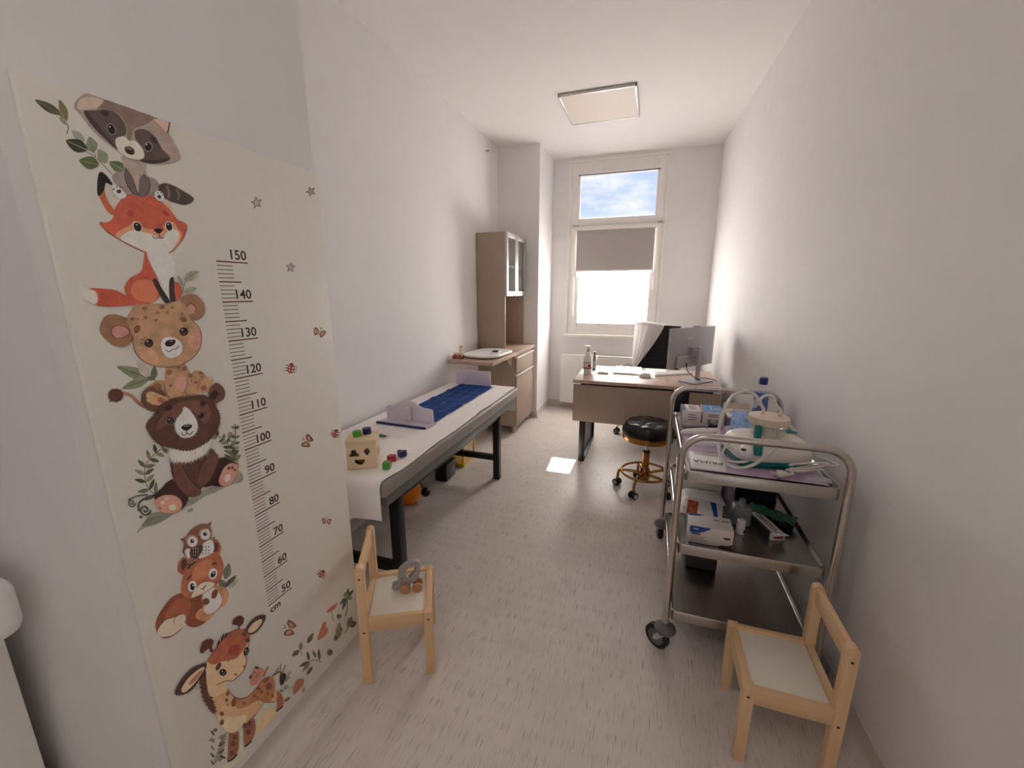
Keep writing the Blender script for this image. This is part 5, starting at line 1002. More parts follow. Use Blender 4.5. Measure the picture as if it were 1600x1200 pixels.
def caster(parent, p, r, tilt_dir, hub='grey_plastic', fork='black', ring=None, w_=0.022):
    """twin-wheel castor standing on the floor at p"""
    p = Vector(p); d = Vector((math.cos(tilt_dir), math.sin(tilt_dir), 0)); cz = Vector((p.x, p.y, p.z + r))
    b = MB()
    for sg in (-1, 1):
        c = cz + d * sg * (w_ * 0.75); b.tube([c - d * w_ * .5, c - d * w_ * .35, c + d * w_ * .35, c + d * w_ * .5], r, 22, rads=[r * .86, r, r, r * .86])
    wh = b.build('castor', 'black', parent)
    b = MB()
    for sg in (-1, 1): c = cz + d * sg * (w_ * 1.28); b.tube([c - d * 0.002, c + d * 0.002], r * .62, 18)
    if ring: b.build('castor_ring', ring, wh)
    else: b.build('castor_hub', hub, wh)
    b = MB(); b.cyl(cz + Vector((0, 0, 0)), cz + Vector((0, 0, r * 1.5)), 0.008, n=10); b.build('castor_stem', fork, wh)
for k in range(5):
    a = math.radians(72 * k + 200) - math.radians(-18)
    e = OC(0.30 * math.cos(a), 0.30 * math.sin(a), 0.085)
    b = MB(); b.tube([OC(0, 0, 0.11), OC(0.15 * math.cos(a), 0.15 * math.sin(a), 0.105), e], 0.02, 12, rads=[0.026, 0.02, 0.014]); b.build('base_arm', 'chrome', oc)
    caster(oc, (e.x, e.y, 0), 0.028, a + 0.6, ring='grey_plastic')
# white coat hanging over the left shoulder of the backrest
M['coat'] = mat('white_coat_cotton', (236, 232, 232), 0.85, var=0.015, scale=40, bump=0.1, bscale=120)
def coatf(u, v):
    # v: 0 front lower hem .. 0.5 over the top .. 1 back lower hem ; u across (0 outer side .. 1 middle of backrest)
    s_ = (v - 0.42) / 0.42
    left = -0.255 - 0.03 * (1 - abs(s_)); right = (0.03 - 0.20 * max(0, -s_) ** 1.3 * 1.25) if s_ < 0 else 0.03
    x = left + (right - left) * u
    fold = 0.012 * math.sin(u * 13 + s_ * 2.0) + 0.006 * math.sin(u * 29 + 1.0)
    if v < 0.40:
        t = (0.40 - v) / 0.40; z = 1.092 - 0.46 * t; vb = max(0, (z - 0.46) / 0.625)
        y = 0.22 + 0.03 * vb + 0.06 * vb * vb - 0.032 - abs(fold) * (0.3 + t)
    elif v < 0.48:
        a = (v - 0.40) / 0.08 * math.pi; y = 0.31 + 0.006 - 0.045 * math.cos(a); z = 1.092 + 0.018 * math.sin(a)
    else:
        t = (v - 0.48) / 0.52; z = 1.092 - 0.62 * t; y = 0.362 + abs(fold) + 0.02 * t
    return OC(x, y, z + 0.008 * math.sin(u * 5))
b = MB(); b.sheet(coatf, 40, 90, 0.003)
tag(b.build('white_coat', 'coat', None, 70), 'white cotton coat draped over the back of the office chair', 'coat')
# ================================================================== stool
SX, SY = 0.032, 2.976
st = thing('rolling_stool', 'round black tufted stool with brass base on castors, in front of the desk', 'stool', (SX, SY, 0))
b = MB()
def seatf(u, v):
    r = v * 0.178; a = u * 2 * math.pi; x, y = r * math.cos(a), r * math.sin(a)
    ca, sa = math.cos(0.33), math.sin(0.33); gx, gy = (x * ca - y * sa) / 0.082, (x * sa + y * ca) / 0.082
    tuft = (abs(math.sin(gx * math.pi)) * abs(math.sin(gy * math.pi))) ** 0.35
    e = max(0, (v - 0.82) / 0.18)
    z = 0.505 + 0.013 * tuft * (1 - e) + 0.012 * (1 - v * v) - 0.05 * e * e
    return Vector((SX + x, SY + y, z))
b.sheet(seatf, 72, 40); b.lathe([(0.178, 0.47), (0.181, 0.455), (0.178, 0.435), (0.02, 0.43)], (SX, SY, 0), 72); b.build('seat_cushion', 'leather', st, 60)
b = MB(); b.lathe([(0.10, 0.395), (0.172, 0.395), (0.176, 0.40), (0.176, 0.436), (0.10, 0.436)], (SX, SY, 0), 60); b.build('seat_band', 'gold', st)
b = MB(); b.lathe([(0.01, 0.385), (0.09, 0.386), (0.09, 0.397), (0.01, 0.397)], (SX, SY, 0), 30); b.build('seat_plate', 'black', st)
b = MB(); b.cyl((SX, SY, 0.28), (SX, SY, 0.39), 0.014, n=18); b.build('piston', 'chrome', st)
b = MB(); b.cyl((SX, SY, 0.14), (SX, SY, 0.29), 0.024, n=22); b.build('column', 'gold', st)
b = MB(); b.lathe([(0.025, 0.288), (0.026, 0.29), (0.026, 0.302), (0.015, 0.304)], (SX, SY, 0), 20); b.build('column_cap', 'black', st)
b = MB(); b.lathe([(0.01, 0.075), (0.034, 0.08), (0.034, 0.15), (0.026, 0.165), (0.01, 0.166)], (SX, SY, 0), 22); b.build('hub', 'gold', st)
b = MB(); b.tube([(SX + 0.168 * math.cos(2 * math.pi * i / 60), SY + 0.168 * math.sin(2 * math.pi * i / 60), 0.135) for i in range(60)], 0.0085, 10, closed=True); b.build('foot_ring', 'gold', st)
a1 = math.atan2(2.984 - SY, -0.152 - SX)
for k in range(5):
    a = a1 + k * math.radians(72); c, s_ = math.cos(a), math.sin(a)
    b = MB(); b.tube([(SX + c * 0.02, SY + s_ * 0.02, 0.12), (SX + c * 0.10, SY + s_ * 0.10, 0.128), (SX + c * 0.165, SY + s_ * 0.165, 0.125), (SX + c * 0.188, SY + s_ * 0.188, 0.105), (SX + c * 0.193, SY + s_ * 0.193, 0.055)], 0.0105, 10, sm=4); b.build('base_leg', 'gold', st)
    caster(st, (SX + c * 0.195, SY + s_ * 0.195, 0), 0.026, a + 1.1, ring='alu')
q = P(1062, 640, y=3.02)
b = MB(); b.box(q.x - 0.05, 3.06, 0.58, q.x + 0.06, 3.10, 0.745, 0.018, 4); b.build('backrest', 'leather', st)
b = MB(); b.tube([(SX + 0.06, SY + 0.03, 0.40), (SX + 0.16, SY + 0.09, 0.40), (q.x + 0.02, 3.105, 0.45), (q.x + 0.01, 3.105, 0.60)], 0.009, 10, sm=5); b.build('backrest_arm', 'gold', st)
# ================================================================== steel trolley
TX0, TX1, TY0, TY1, TZ = 0.138, 0.652, 1.525, 2.33, 0.925
tr = thing('steel_trolley', 'stainless steel three-shelf medical trolley with tubular end handles and castors by the right wall', 'trolley', (0.395, 1.93, 0))
for y in (TY0, TY1):
    r = 0.085; pts = [(TX0, y, 0.115), (TX0, y, 0.5), (TX0, y, TZ - r)]
    for k in range(1, 7): a = math.pi / 2 * k / 6; pts.append((TX0 + r - r * math.cos(a), y, TZ - r + r * math.sin(a)))
    pts.append(((TX0 + TX1) / 2, y, TZ))
    for k in range(0, 7): a = math.pi / 2 * k / 6; pts.append((TX1 - r + r * math.sin(a), y, TZ - r + r * math.cos(a)))
    pts += [(TX1, y, 0.5), (TX1, y, 0.115)]
    b = MB(); b.tube(pts, 0.0128, 18); b.build('end_frame', 'steel', tr)
def tray(z):
    x0, x1, y0, y1 = TX0 + 0.014, TX1 - 0.014, TY0 + 0.004, TY1 - 0.004; cx, cy = (x0 + x1) / 2, (y0 + y1) / 2; w_, h_ = x1 - x0, y1 - y0
    b = MB()
    prof = [(0.0, -0.040), (0.0, -0.003), (0.002, 0.0), (0.005, 0.0005), (0.008, -0.003), (0.011, -0.010), (0.014, -0.012)]
    rings = []
    for ins, dz in prof: rings.append([Vector((cx + a, cy + c, z + dz)) for a, c in rrect(w_ - 2 * ins, h_ - 2 * ins, max(0.012, 0.022 - ins * .2), 5)])
    b.ring(rings, True, False)
    b.poly([v for v in rings[-1]])
    lo = [[Vector((cx + a, cy + c, z + dz)) for a, c in rrect(w_ - 2 * ins, h_ - 2 * ins, 0.02, 5)] for ins, dz in ((0.0, -0.040), (0.003, -0.040), (0.003, -0.0165), (0.04, -0.0165))]
    b.ring(lo, True, False); b.poly(list(reversed(lo[-1])))
    return b.build('shelf_tray', 'steel_sheet', tr, 50)
for z in (0.788, 0.488, 0.188): tray(z)
Z1, Z2, Z3 = 0.788 - 0.0117, 0.488 - 0.0117, 0.188 - 0.0117
def big_caster(x, y, ang):
    d = Vector((math.cos(ang), math.sin(ang), 0)); t = Vector((-d.y, d.x, 0)); r = 0.05
    c = Vector((x, y, r)) + t * 0.03
    b = MB(); b.tube([c - d * 0.013, c - d * 0.010, c + d * 0.010, c + d * 0.013], r, 30, rads=[r - .004, r, r, r - .004]); wh = b.build('castor', 'rubber', tr)
    b = MB(); b.tube([c - d * 0.0145, c + d * 0.0145], r * .66, 24); b.build('castor_rim', 'grey_plastic', wh)
    b = MB(); b.tube([c - d * 0.022, c + d * 0.022], 0.006, 12); b.build('axle', 'chrome', wh)
    b = MB()
    for sg in (-1, 1): b.bar(c + d * sg * 0.018, Vector((x, y, 0.088)) + d * sg * 0.018, 0.022, 0.003, 0.0008, d)
    b.box(x - 0.024, y - 0.024, 0.084, x + 0.024, y + 0.024, 0.09, 0.002); b.build('castor_fork', 'alu', wh)
    b = MB(); b.lathe([(0.01, 0.098), (0.038, 0.097), (0.042, 0.102), (0.040, 0.112), (0.027, 0.122), (0.016, 0.13), (0.01, 0.131)], (x, y, 0), 30); b.build('bumper', 'grey_plastic', wh)
for x, y, a in ((TX0, TY0, 1.0), (TX1, TY0, 0.2), (TX0, TY1, 0.15), (TX1, TY1, 0.4)): big_caster(x, y, a)
# ------------------------------------------------------------------ top shelf
M['lilac'] = mat('lilac_paper_liner', (186, 164, 190), 0.75, var=0.03, bump=0.1, bscale=120)
def lin_(u, v):
    x = 0.176 + 0.44 * u; y = 1.572 + 0.72 * v
    return Vector((x, y, Z1 + 0.0014 + 0.0008 * math.sin(x * 40 + y * 12) * math.sin(y * 30) + (0.002 * max(0, 0.03 - v) / 0.03 * (0.4 + 0.6 * abs(math.sin(u * 6))))))
b = MB(); b.sheet(lin_, 30, 60); tag(b.build('liner_sheet', 'lilac', None, 70), 'lilac paper liner spread over the top trolley shelf', 'liner')
ZI = Z1 + 0.0032
M['carton'] = mat('carton_white', (222, 214, 212), 0.6, var=0.02); M['carton_grey'] = mat('carton_grey_print', (112, 116, 132), 0.6); M['carton_blue'] = mat('carton_blue_print', (52, 136, 196), 0.5); M['print_dark'] = mat('dark_print', (52, 48, 56), 0.6); M['carton_beige'] = mat('carton_beige', (206, 192, 176), 0.6)
def stripes(parent, o, u, v, w_, rows, m, h=0.004, gap=0.010, seed=1):
    rnd = random.Random(seed); u, v = Vector(u).normalized(), Vector(v).normalized(); n = u.cross(v)
    for i in range(rows):
        l = w_ * rnd.uniform(.55, 1); b = MB(); p = Vector(o) - v * gap * i
        b.prism([(0, 0), (l, 0), (l, h), (0, h)], p, u, v, 0.0, 0.0004); b.build('print_line', m, parent)
x0, x1, y0, y1, zt = 0.178, 0.266, 2.15, 2.275, ZI + 0.068
bx = thing('medicine_carton', 'white carton with grey printed edge at the far end of the top trolley shelf', 'carton', ((x0 + x1) / 2, (y0 + y1) / 2, ZI), group='cartons on the trolley')
b = MB(); b.box(x0, y0, ZI, x1, y1, zt, 0.0008); b.build('box', 'carton', bx)
b = MB(); b.box(x0 - .0004, y0 + .0002, ZI + 0.02, x0 + 0.018, y1, zt + 0.0004); b.build('printed_edge', 'carton_grey', bx)
stripes(bx, (x0 + 0.03, y0 - 0.0003, zt - 0.022), (1, 0, 0), (0, 0, 1), 0.05, 3, 'print_dark', 0.003, 0.012, 3)
stripes(bx, (x0 + 0.035, y1 - 0.02, zt + 0.0003), (1, 0, 0), (0, 1, 0), 0.055, 6, 'print_dark', 0.003, 0.015, 4)
x0, x1, y0, y1, zt = 0.274, 0.370, 2.15, 2.285, ZI + 0.070
bx = thing('medicine_carton', 'carton with bright blue top and barcode on its white side, on the trolley', 'carton', ((x0 + x1) / 2, (y0 + y1) / 2, ZI), group='cartons on the trolley')
b = MB(); b.box(x0, y0, ZI, x1, y1, zt, 0.0008); b.build('box', 'carton', bx)
b = MB(); b.box(x0 + .001, y0 + .001, zt - .0002, x1 - .001, y1 - .001, zt + 0.0006); b.build('printed_top', 'carton_blue', bx)
b = MB(); b.box(x0 + .04, y0 + .03, zt, x0 + .046, y1 - .02, zt + 0.001); b.build('print_line', 'carton', bx)
b = MB(); b.box(x0 + .055, y0 + .05, zt, x0 + .085, y0 + .075, zt + 0.001); b.build('print_patch', 'lilac', bx)
for i in range(11):
    b = MB(); b.box(x0 + 0.024 + i * 0.0052, y0 - 0.0006, ZI + 0.012, x0 + 0.024 + i * 0.0052 + random.choice((0.0014, 0.003)), y0, ZI + 0.034); b.build('barcode_bar', 'print_dark', bx)
stripes(bx, (x0 + 0.024, y0 - 0.0003, zt - 0.016), (1, 0, 0), (0, 0, 1), 0.055, 2, 'print_dark', 0.003, 0.009, 5)
x0, x1, y0, y1, zt = 0.382, 0.500, 2.14, 2.285, ZI + 0.06
bx = thing('medicine_carton', 'beige carton with open top flap next to the blue topped carton', 'carton', ((x0 + x1) / 2, (y0 + y1) / 2, ZI), group='cartons on the trolley')
b = MB(); b.box(x0, y0, ZI, x1, y1, zt, 0.0008); b.build('box', 'carton', bx)
b = MB(); b.box(x0, y1 - .06, zt, x1, y1, zt + .0012); b.bar((x0 + .06, y1, zt + .001), (x0 + .06, y1 + .01, zt + .03), .118, .0015); b.build('flap', 'carton_beige', bx)
b = MB(); b.box(x0 - .0004, y0 - .0004, ZI + .004, x0 + .014, y0 + .04, zt - .01); b.build('printed_edge', 'carton_grey', bx)
# crumpled clear pouch on the beige carton
M['clear_film'] = mat('clear_crinkled_film', (228, 228, 232), 0.15, alpha=0.4, var=0.0, bump=0.5, bscale=60)
def pouch(name, label, cen, w_, d_, h_, m, rz=0.0, seed=0, cat='pouch', amp=0.4, n=18, group=None):
    rnd = random.Random(seed); ph = [rnd.uniform(0, 6.28) for _ in range(6)]; R = Matrix.Rotation(rz, 4, 'Z'); c = Vector(cen)
    def f(u, v, top):
        a, e = (u - .5) * w_, (v - .5) * d_
        s_ = (max(0, (1 - (2 * u - 1) ** 4)) * max(0, (1 - (2 * v - 1) ** 4))) ** .5
        wr = amp * (math.sin(u * 9 + ph[0] + v * 3) * math.sin(v * 11 + ph[1]) + .5 * math.sin(u * 23 + ph[2] - v * 14))
        z = h_ * s_ * (.75 + .25 * wr) if top else 0.0
        return c + R @ Vector((a, e, z + (0.0008 if top else 0)))
    b = MB(); b.sheet(lambda u, v: f(u, v, True), n, n); b.sheet(lambda u, v: f(u, v, False), n, n)
    bmesh.ops.remove_doubles(b.bm, verts=b.bm.verts, dist=0.00085)
    return tag(b.build(name, m, None, 70), label, cat, group)
pouch('plastic_pouch', 'crumpled clear plastic pouch lying on the beige carton', (0.445, 2.20, ZI + 0.0615), 0.10, 0.10, 0.02, 'clear_film', 0.4, 3)
# otoscope handle, thermometer, packets
M['tube_grey'] = mat('brushed_grey_handle', (150, 142, 138), 0.35, 0.5)
oh = thing('otoscope_handle', 'grey cylindrical instrument handle with black end in front of the cartons', 'instrument', (0.25, 2.08, ZI))
a, c = Vector((0.178, 2.075, ZI + 0.0135)), Vector((0.325, 2.105, ZI + 0.0135)); d = (c - a).normalized()
b = MB(); b.tube([a, a + d * .003, c - d * .035], 0.0135, 20, rads=[.011, .0135, .0135]); b.build('handle', 'tube_grey', oh)
b = MB(); b.tube([c - d * .035, c - d * .01], 0.0128, 20); b.tube([c - d * .01, c, c + d * .02], 0.008, 16, rads=[.010, .008, .006]); b.build('head_fitting', 'black', oh)
ht_ = thing('thermometer', 'white rounded infrared thermometer lying on the lilac liner', 'thermometer', (0.25, 1.98, ZI))
a, c = Vector((0.165, 1.955, ZI + 0.016)), Vector((0.34, 2.035, ZI + 0.016))
b = MB(); b.tube([a + (c - a) * t for t in (0, .04, .15, .4, .7, .92, 1)], 0.016, 20, rads=[.003, .009, .014, .016, .0155, .012, .004], flat=1.0); b.build('body', 'white', ht_)
b = MB(); q = a + (c - a) * .62; b.ball(q + Vector((0, 0, .013)), 0.007, (1.6, 1, .5)); b.build('button', 'bluegrey', ht_)
pouch('plastic_pouch', 'small crinkled clear pouch on the lilac liner behind the gauze pack', (0.262, 1.872, ZI), 0.12, 0.07, 0.018, 'clear_film', 0.25, 5)
gp = thing('gauze_pack', 'flat white gauze pack printed PRIMA upside down on the top trolley shelf', 'gauze pack', (0.245, 1.67, ZI))
o_ = pouch('pack', None, (0.245, 1.672, ZI), 0.125, 0.178, 0.013, 'sheetw', -0.02, 9, None, 0.12); o_.parent = gp; o_.location = -gp.location
M['ink_dark'] = mat('black_ink', (44, 42, 46), 0.6)
t_ = text_obj('pack_lettering', 'PRIMA', 0.036, (0.294, 1.634, ZI + 0.0142), (-1, 0.02, 0), (0, -1, 0), 'ink_dark', gp, 0.0004, space=1.05)
stripes(gp, (0.29, 1.70, ZI + 0.0140), (-1, 0, 0), (0, -1, 0), 0.09, 5, 'label_grey', 0.003, 0.010, 8)
stripes(gp, (0.275, 1.735, ZI + 0.0136), (-1, 0, 0), (0, -1, 0), 0.08, 1, 'ink_dark', 0.007, 0.01, 2)
kt = thing('kidney_dish', 'small white-rimmed dish with a brown swab next to the suction unit', 'dish', (0.385, 2.03, ZI))
b = MB(); b.lathe([(0.001, 0.002), (0.022, 0.002), (0.030, 0.03), (0.033, 0.031), (0.0325, 0.027), (0.024, 0.0), (0.001, 0.0)], (0.385, 2.035, ZI), 26, sx=0.8, sy=1.25); b.build('bowl', 'white', kt)
b = MB(); b.ball((0.385, 2.035, ZI + 0.009), 0.013, (1, 1.3, .5)); b.build('swab', 'toy_brown', kt)
M['blue_pack'] = mat('blue_packet_film', (176, 202, 236), 0.2, scale=60, bump=0.4, bscale=90, col2=(104, 150, 214))
b = MB(); a0 = P(1141, 655, y=2.06); mt = Matrix.Translation((0.425, 2.075, ZI + 0.058)) @ Matrix.Rotation(math.radians(38), 4, 'X') @ Matrix.Rotation(math.radians(-6), 4, 'Z'); b.box(-0.036, -0.055, -0.006, 0.046, 0.055, 0.006, 0.004, 2, mt)
b.box(0.40, 2.06, ZI, 0.46, 2.11, ZI + 0.05, 0.003)
tag(b.build('mask_packet', 'blue_pack'), 'light blue printed plastic packet leaning behind the suction unit', 'packet')
# bottle with blue liquid
M['blue_liquid'] = mat('blue_liquid', (14, 78, 150), 0.15, var=0.04, spec=0.6); M['bottle_cap'] = mat('dark_blue_cap', (28, 52, 116), 0.4); M['clear_pet'] = mat('clear_bottle_plastic', (226, 232, 236), 0.08, alpha=0.1, var=0.0)
qx, qy = 0.54, 2.255
bb = thing('disinfectant_bottle', 'clear bottle of dark blue liquid with blue screw cap at the back of the trolley', 'bottle', (qx, qy, ZI))
b = MB(); b.lathe([(0.001, 0.001), (0.030, 0.001), (0.0315, 0.006), (0.0315, 0.165), (0.001, 0.166)], (qx, qy, ZI), 26); b.build('liquid', 'blue_liquid', bb)
b = MB(); b.lathe([(0.031, 0.0), (0.033, 0.004), (0.033, 0.168), (0.030, 0.182), (0.02, 0.195), (0.0145, 0.202), (0.0145, 0.222), (0.012, 0.222)], (qx, qy, ZI), 26); b.build('bottle', 'clear_pet', bb)
b = MB(); b.lathe([(0.001, 0.205), (0.0185, 0.205), (0.019, 0.209), (0.019, 0.236), (0.017, 0.239), (0.001, 0.239)], (qx, qy, ZI), 26); b.build('cap', 'bottle_cap', bb)
# ------------------------------------------------------------------ suction unit
M['teal'] = mat('teal_plastic', (16, 122, 112), 0.4, var=0.04); M['unit_white'] = mat('unit_white_plastic', (222, 216, 208), 0.4, var=0.012); M['ivory'] = mat('ivory_lid_plastic', (220, 204, 186), 0.4, var=0.015); M['silicone'] = mat('white_silicone', (226, 224, 220), 0.3, var=0.01, alpha=0.82); M['darkred'] = mat('dark_red_switch', (70, 22, 24), 0.35); M['jar'] = mat('clear_jar', (232, 230, 222), 0.08, alpha=0.28, var=0.0)
su_o = Vector((0.352, 1.636, ZI)); su_u = Vector((0.976, 0.219, 0)); su_v = Vector((-0.219, 0.976, 0))
su = thing('suction_unit', 'white and teal medical suction unit with clear jar, ivory lid and hoses on the trolley', 'suction unit', (0.46, 1.78, ZI))
def SU(a, c, z): return su_o + su_u * a + su_v * c + Vector((0, 0, z))
def su_ring(ins, z, L=0.272, D=0.225, r=0.05, shx=0.0): return [SU(L / 2 + a + shx, D / 2 + c, z) for a, c in rrect(L - 2 * ins, D - 2 * ins, r, 7)]
b = MB(); b.ring([su_ring(0.010, 0.0), su_ring(0.002, 0.006), su_ring(0.0, 0.016), su_ring(0.004, 0.030)]); b.build('base', 'teal', su, 50)
b = MB(); b.ring([su_ring(0.003, 0.026), su_ring(0.0, 0.032), su_ring(0.004, 0.06), su_ring(0.014, 0.084, shx=.004), su_ring(0.026, 0.093, shx=.006), su_ring(0.05, 0.096, shx=.006)]); b.build('body', 'unit_white', su, 50)
b = MB(); b.prism([(0.0, 0.0), (0.05, 0.0), (0.07, 0.03), (0.055, 0.045), (0.004, 0.045)], SU(0.0, 0.034, 0.045), -su_v * 1.0, Vector((0, 0, 1)), -0.006, 0.006, 0.001); b.bm.clear()
b.ball(SU(0.026, 0.020, 0.060), 0.03, (0.85, .85, .95)); b.build('control_panel', 'white', su)
b = MB(); b.ball(SU(0.008, 0.004, 0.072), 0.009, (1.1, .8, .5)); b.build('switch', 'darkred', su)
b = MB(); mt = Matrix.Translation(SU(0.060, 0.006, 0.072)) @ Matrix.Rotation(math.atan2(su_u.y, su_u.x), 4, 'Z'); b.box(-0.014, -0.012, -0.02, 0.012, 0.01, 0.024, 0.004, 2, mt); b.build('hose_clip', 'teal', su)
b = MB(); mt2 = Matrix.Translation(SU(0.085, 0.075, 0.095)) @ Matrix.Rotation(math.atan2(su_u.y, su_u.x), 4, 'Z'); b.box(-0.011, -0.01, -0.005, 0.011, 0.01, 0.05, 0.003, 2, mt2); b.build('jar_latch', 'teal', su)
# carrying handle: an arched loop over a teal recess at the back right
b = MB(); mt3 = Matrix.Translation(SU(0.215, 0.165, 0.097)) @ Matrix.Rotation(math.atan2(su_u.y, su_u.x), 4, 'Z'); b.box(-0.05, -0.02, -0.002, 0.055, 0.02, 0.002, 0.001, 2, mt3); b.build('recess', 'teal', su)
b = MB(); b.tube([SU(0.15, 0.19, 0.09), SU(0.16, 0.19, 0.118), SU(0.20, 0.188, 0.124), SU(0.25, 0.18, 0.116), SU(0.275, 0.165, 0.085)], 0.008, 12, sm=5); b.build('carry_handle', 'unit_white', su)
jc = SU(0.145, 0.128, 0.0); jx, jy = jc.x, jc.y
b = MB(); b.lathe([(0.001, 0.096), (0.058, 0.097), (0.062, 0.10), (0.063, 0.146), (0.060, 0.146), (0.058, 0.104), (0.001, 0.10)], (jx, jy, ZI), 40); b.build('jar', 'jar', su)
b = MB(); b.lathe([(0.001, 0.140), (0.066, 0.140), (0.070, 0.142), (0.070, 0.168), (0.067, 0.1705), (0.055, 0.172), (0.001, 0.174)], (jx, jy, ZI), 48); lid = b.build('jar_lid', 'ivory', su)
ribm = None
for k in range(36):
    a = 2 * math.pi * k / 36; b = MB(); b.box(jx + 0.0705 * math.cos(a) - .0013, jy + 0.0705 * math.sin(a) - .0013, ZI + 0.144, jx + 0.0705 * math.cos(a) + .0013, jy + 0.0705 * math.sin(a) + .0013, ZI + 0.167); b.build('lid_rib', 'ivory', lid)
for dx, dy in ((-0.022, 0.004), (0.036, -0.002)):
    b = MB(); b.lathe([(0.001, 0.172), (0.008, 0.172), (0.0085, 0.184), (0.006, 0.187), (0.006, 0.197), (0.001, 0.198)], (jx + dx, jy + dy, ZI), 16); b.build('nozzle', 'ivory', lid)
b = MB(); b.cyl((jx + 0.02, jy - 0.03, ZI + 0.10), (jx + 0.02, jy - 0.03, ZI + 0.13), 0.01, n=14); b.build('float_tube', 'ivory', su)
# hoses
n1_ = Vector((jx - 0.022, jy + 0.004, ZI + 0.195)); n2_ = Vector((jx + 0.036, jy - 0.002, ZI + 0.195))
def PP(*l): return [P(px, py, y=yy) for px, py, yy in l]
b = MB(); b.tube([n1_] + PP((1186, 626, 1.79), (1178, 616, 1.78), (1163, 611.5, 1.76), (1146, 618, 1.75), (1133, 636, 1.74), (1125, 660, 1.73), (1122, 685, 1.71), (1123, 703, 1.67), (1129, 719, 1.625), (1143, 729, 1.605), (1160, 731, 1.60), (1180, 725, 1.603), (1200, 710, 1.61), (1215, 697, 1.62)), 0.0058, 12, sm=5); b.build('hose', 'silicone', su)
b = MB(); b.tube([n2_] + PP((1213, 632, 1.80), (1209, 621, 1.81), (1200, 617.5, 1.82), (1191, 621, 1.82), (1186, 629, 1.82)), 0.0052, 12, sm=5); b.build('hose', 'silicone', su)
q = P(1181, 630, y=1.825); b = MB(); b.tube([q + Vector((-.010, .004, .004)), q + Vector((-.002, 0.001, .001)), q + Vector((.008, -.003, -.003))], 0.021, 24, rads=[.02, .022, .02]); b.tube([q + Vector((.006, 0, -.002)), q + Vector((.022, -.006, -.006))], 0.006, 12); b.build('hose_filter', 'jar', su)
b = MB(); b.tube(PP((1141, 690, 1.66), (1132, 700, 1.64), (1129, 710, 1.622), (1134, 718, 1.612), (1146, 721.5, 1.606), (1160, 722, 1.604)), 0.0042, 10, sm=6); b.build('hose', 'silicone', su)
b = MB(); a, c = P(1158, 722, y=1.604), P(1169, 721, y=1.606); b.tube([a, (a + c) / 2, c], 0.005, 12, rads=[.0055, .004, .0025]); b.build('hose_connector', 'ivory', su)
# mains lead with plug, coiled
pw = thing('power_cord', 'coiled white mains lead with plug lying in front of the suction unit', 'power cord', (0.55, 1.64, ZI))
M['cord'] = mat('white_cord', (212, 206, 200), 0.45, var=0.02)
zc_ = ZI + 0.0105
a = P(1219, 741, z=zc_ + .006)
b = MB(); mt = Matrix.Translation(a) @ Matrix.Rotation(0.12, 4, 'Z'); b.tube([mt @ Vector(p) for p in ((-0.012, 0, 0), (-0.008, 0, 0), (0.004, 0, 0), (0.02, 0, 0), (0.032, 0, 0))], 0.016, 16, rads=[.012, .0155, .0155, .010, .0055], flat=.85); pg = b.build('plug', 'cord', pw)
for sg in (-1, 1):
    b = MB(); b.tube([mt @ Vector((-0.030, sg * 0.0085, 0)), mt @ Vector((-0.008, sg * 0.0085, 0))], 0.0022, 10); b.build('pin', 'chrome', pg)
e0 = mt @ Vector((0.032, 0, 0))
def cordpts(ph, lift, xr_, yw): return [Vector((0.563 + xr_ * math.cos(t), 1.632 + yw * math.sin(t) + 0.016 * math.cos(t), zc_ + lift + 0.010 * (1 + math.sin(t * .5 + ph)) + 0.012 * (1 + math.cos(t)))) for t in [math.pi + 2 * math.pi * i / 14 for i in range(14)]]
pts = [e0, e0 + Vector((0.01, 0.002, 0))] + cordpts(0.3, 0.0, 0.062, 0.015)[1:] + cordpts(1.4, 0.004, 0.050, 0.020) + cordpts(2.6, 0.010, 0.066, 0.011)
b = MB(); b.tube([Vector((p.x, max(p.y, 1.597), p.z)) for p in pts], 0.0042, 10, sm=4); b.build('lead', 'cord', pw)
b = MB(); b.tube([Vector((0.617, 1.645, zc_ + .03)), P(1310, 727, y=1.66), P(1295, 720, y=1.68), P(1279, 714, y=1.70)], 0.0035, 10, sm=5); b.build('lead_end', 'cord', pw)
pouch('plastic_pouch', 'clear plastic wrapper with dark print under the coiled mains lead', (0.60, 1.612, ZI), 0.09, 0.05, 0.010, 'clear_film', 0.1, 8)
# ------------------------------------------------------------------ middle shelf
M['glove_white'] = mat('glove_box_white', (212, 204, 198), 0.55, var=0.02); M['glove_blue'] = mat('glove_box_blue', (32, 72, 148), 0.5); M['maroon'] = mat('maroon_print', (84, 28, 44), 0.5)
ZM = Z2 + 0.0012
gx0, gx1, gy0, gy1, gz = 0.196, 0.349, 1.572, 1.668, ZM + 0.072
gb = thing('glove_box', 'white box of disposable gloves with blue wave print on the middle trolley shelf', 'glove box', ((gx0 + gx1) / 2, 1.62, ZM))
b = MB(); b.box(gx0, gy0, ZM, gx1, gy1, gz, 0.001); gbo = b.build('box', 'glove_white', gb)
wave = [(0.0, 0.0), (0.0, -0.026)] + [(t * 0.075, -0.026 + 0.026 * t ** 1.8 - 0.006 * math.sin(math.pi * t)) for t in [i / 10 for i in range(1, 11)]]
b = MB(); b.prism([(a, c) for a, c in wave][::-1], (gx0 + .001, gy0, gz - .001), (1, 0, 0), (0, 0, 1), 0.0, 0.0006); b.build('wave_print', 'glove_blue', gbo)
b = MB(); b.prism([(0.0, 0.0), (0.06, 0.0), (0.04, -0.012), (0.0, -0.018)], (gx0 + .001, gy1 - .001, gz), (1, 0, 0), (0, 1, 0), 0.0, 0.0006); b.build('wave_print', 'glove_blue', gbo)
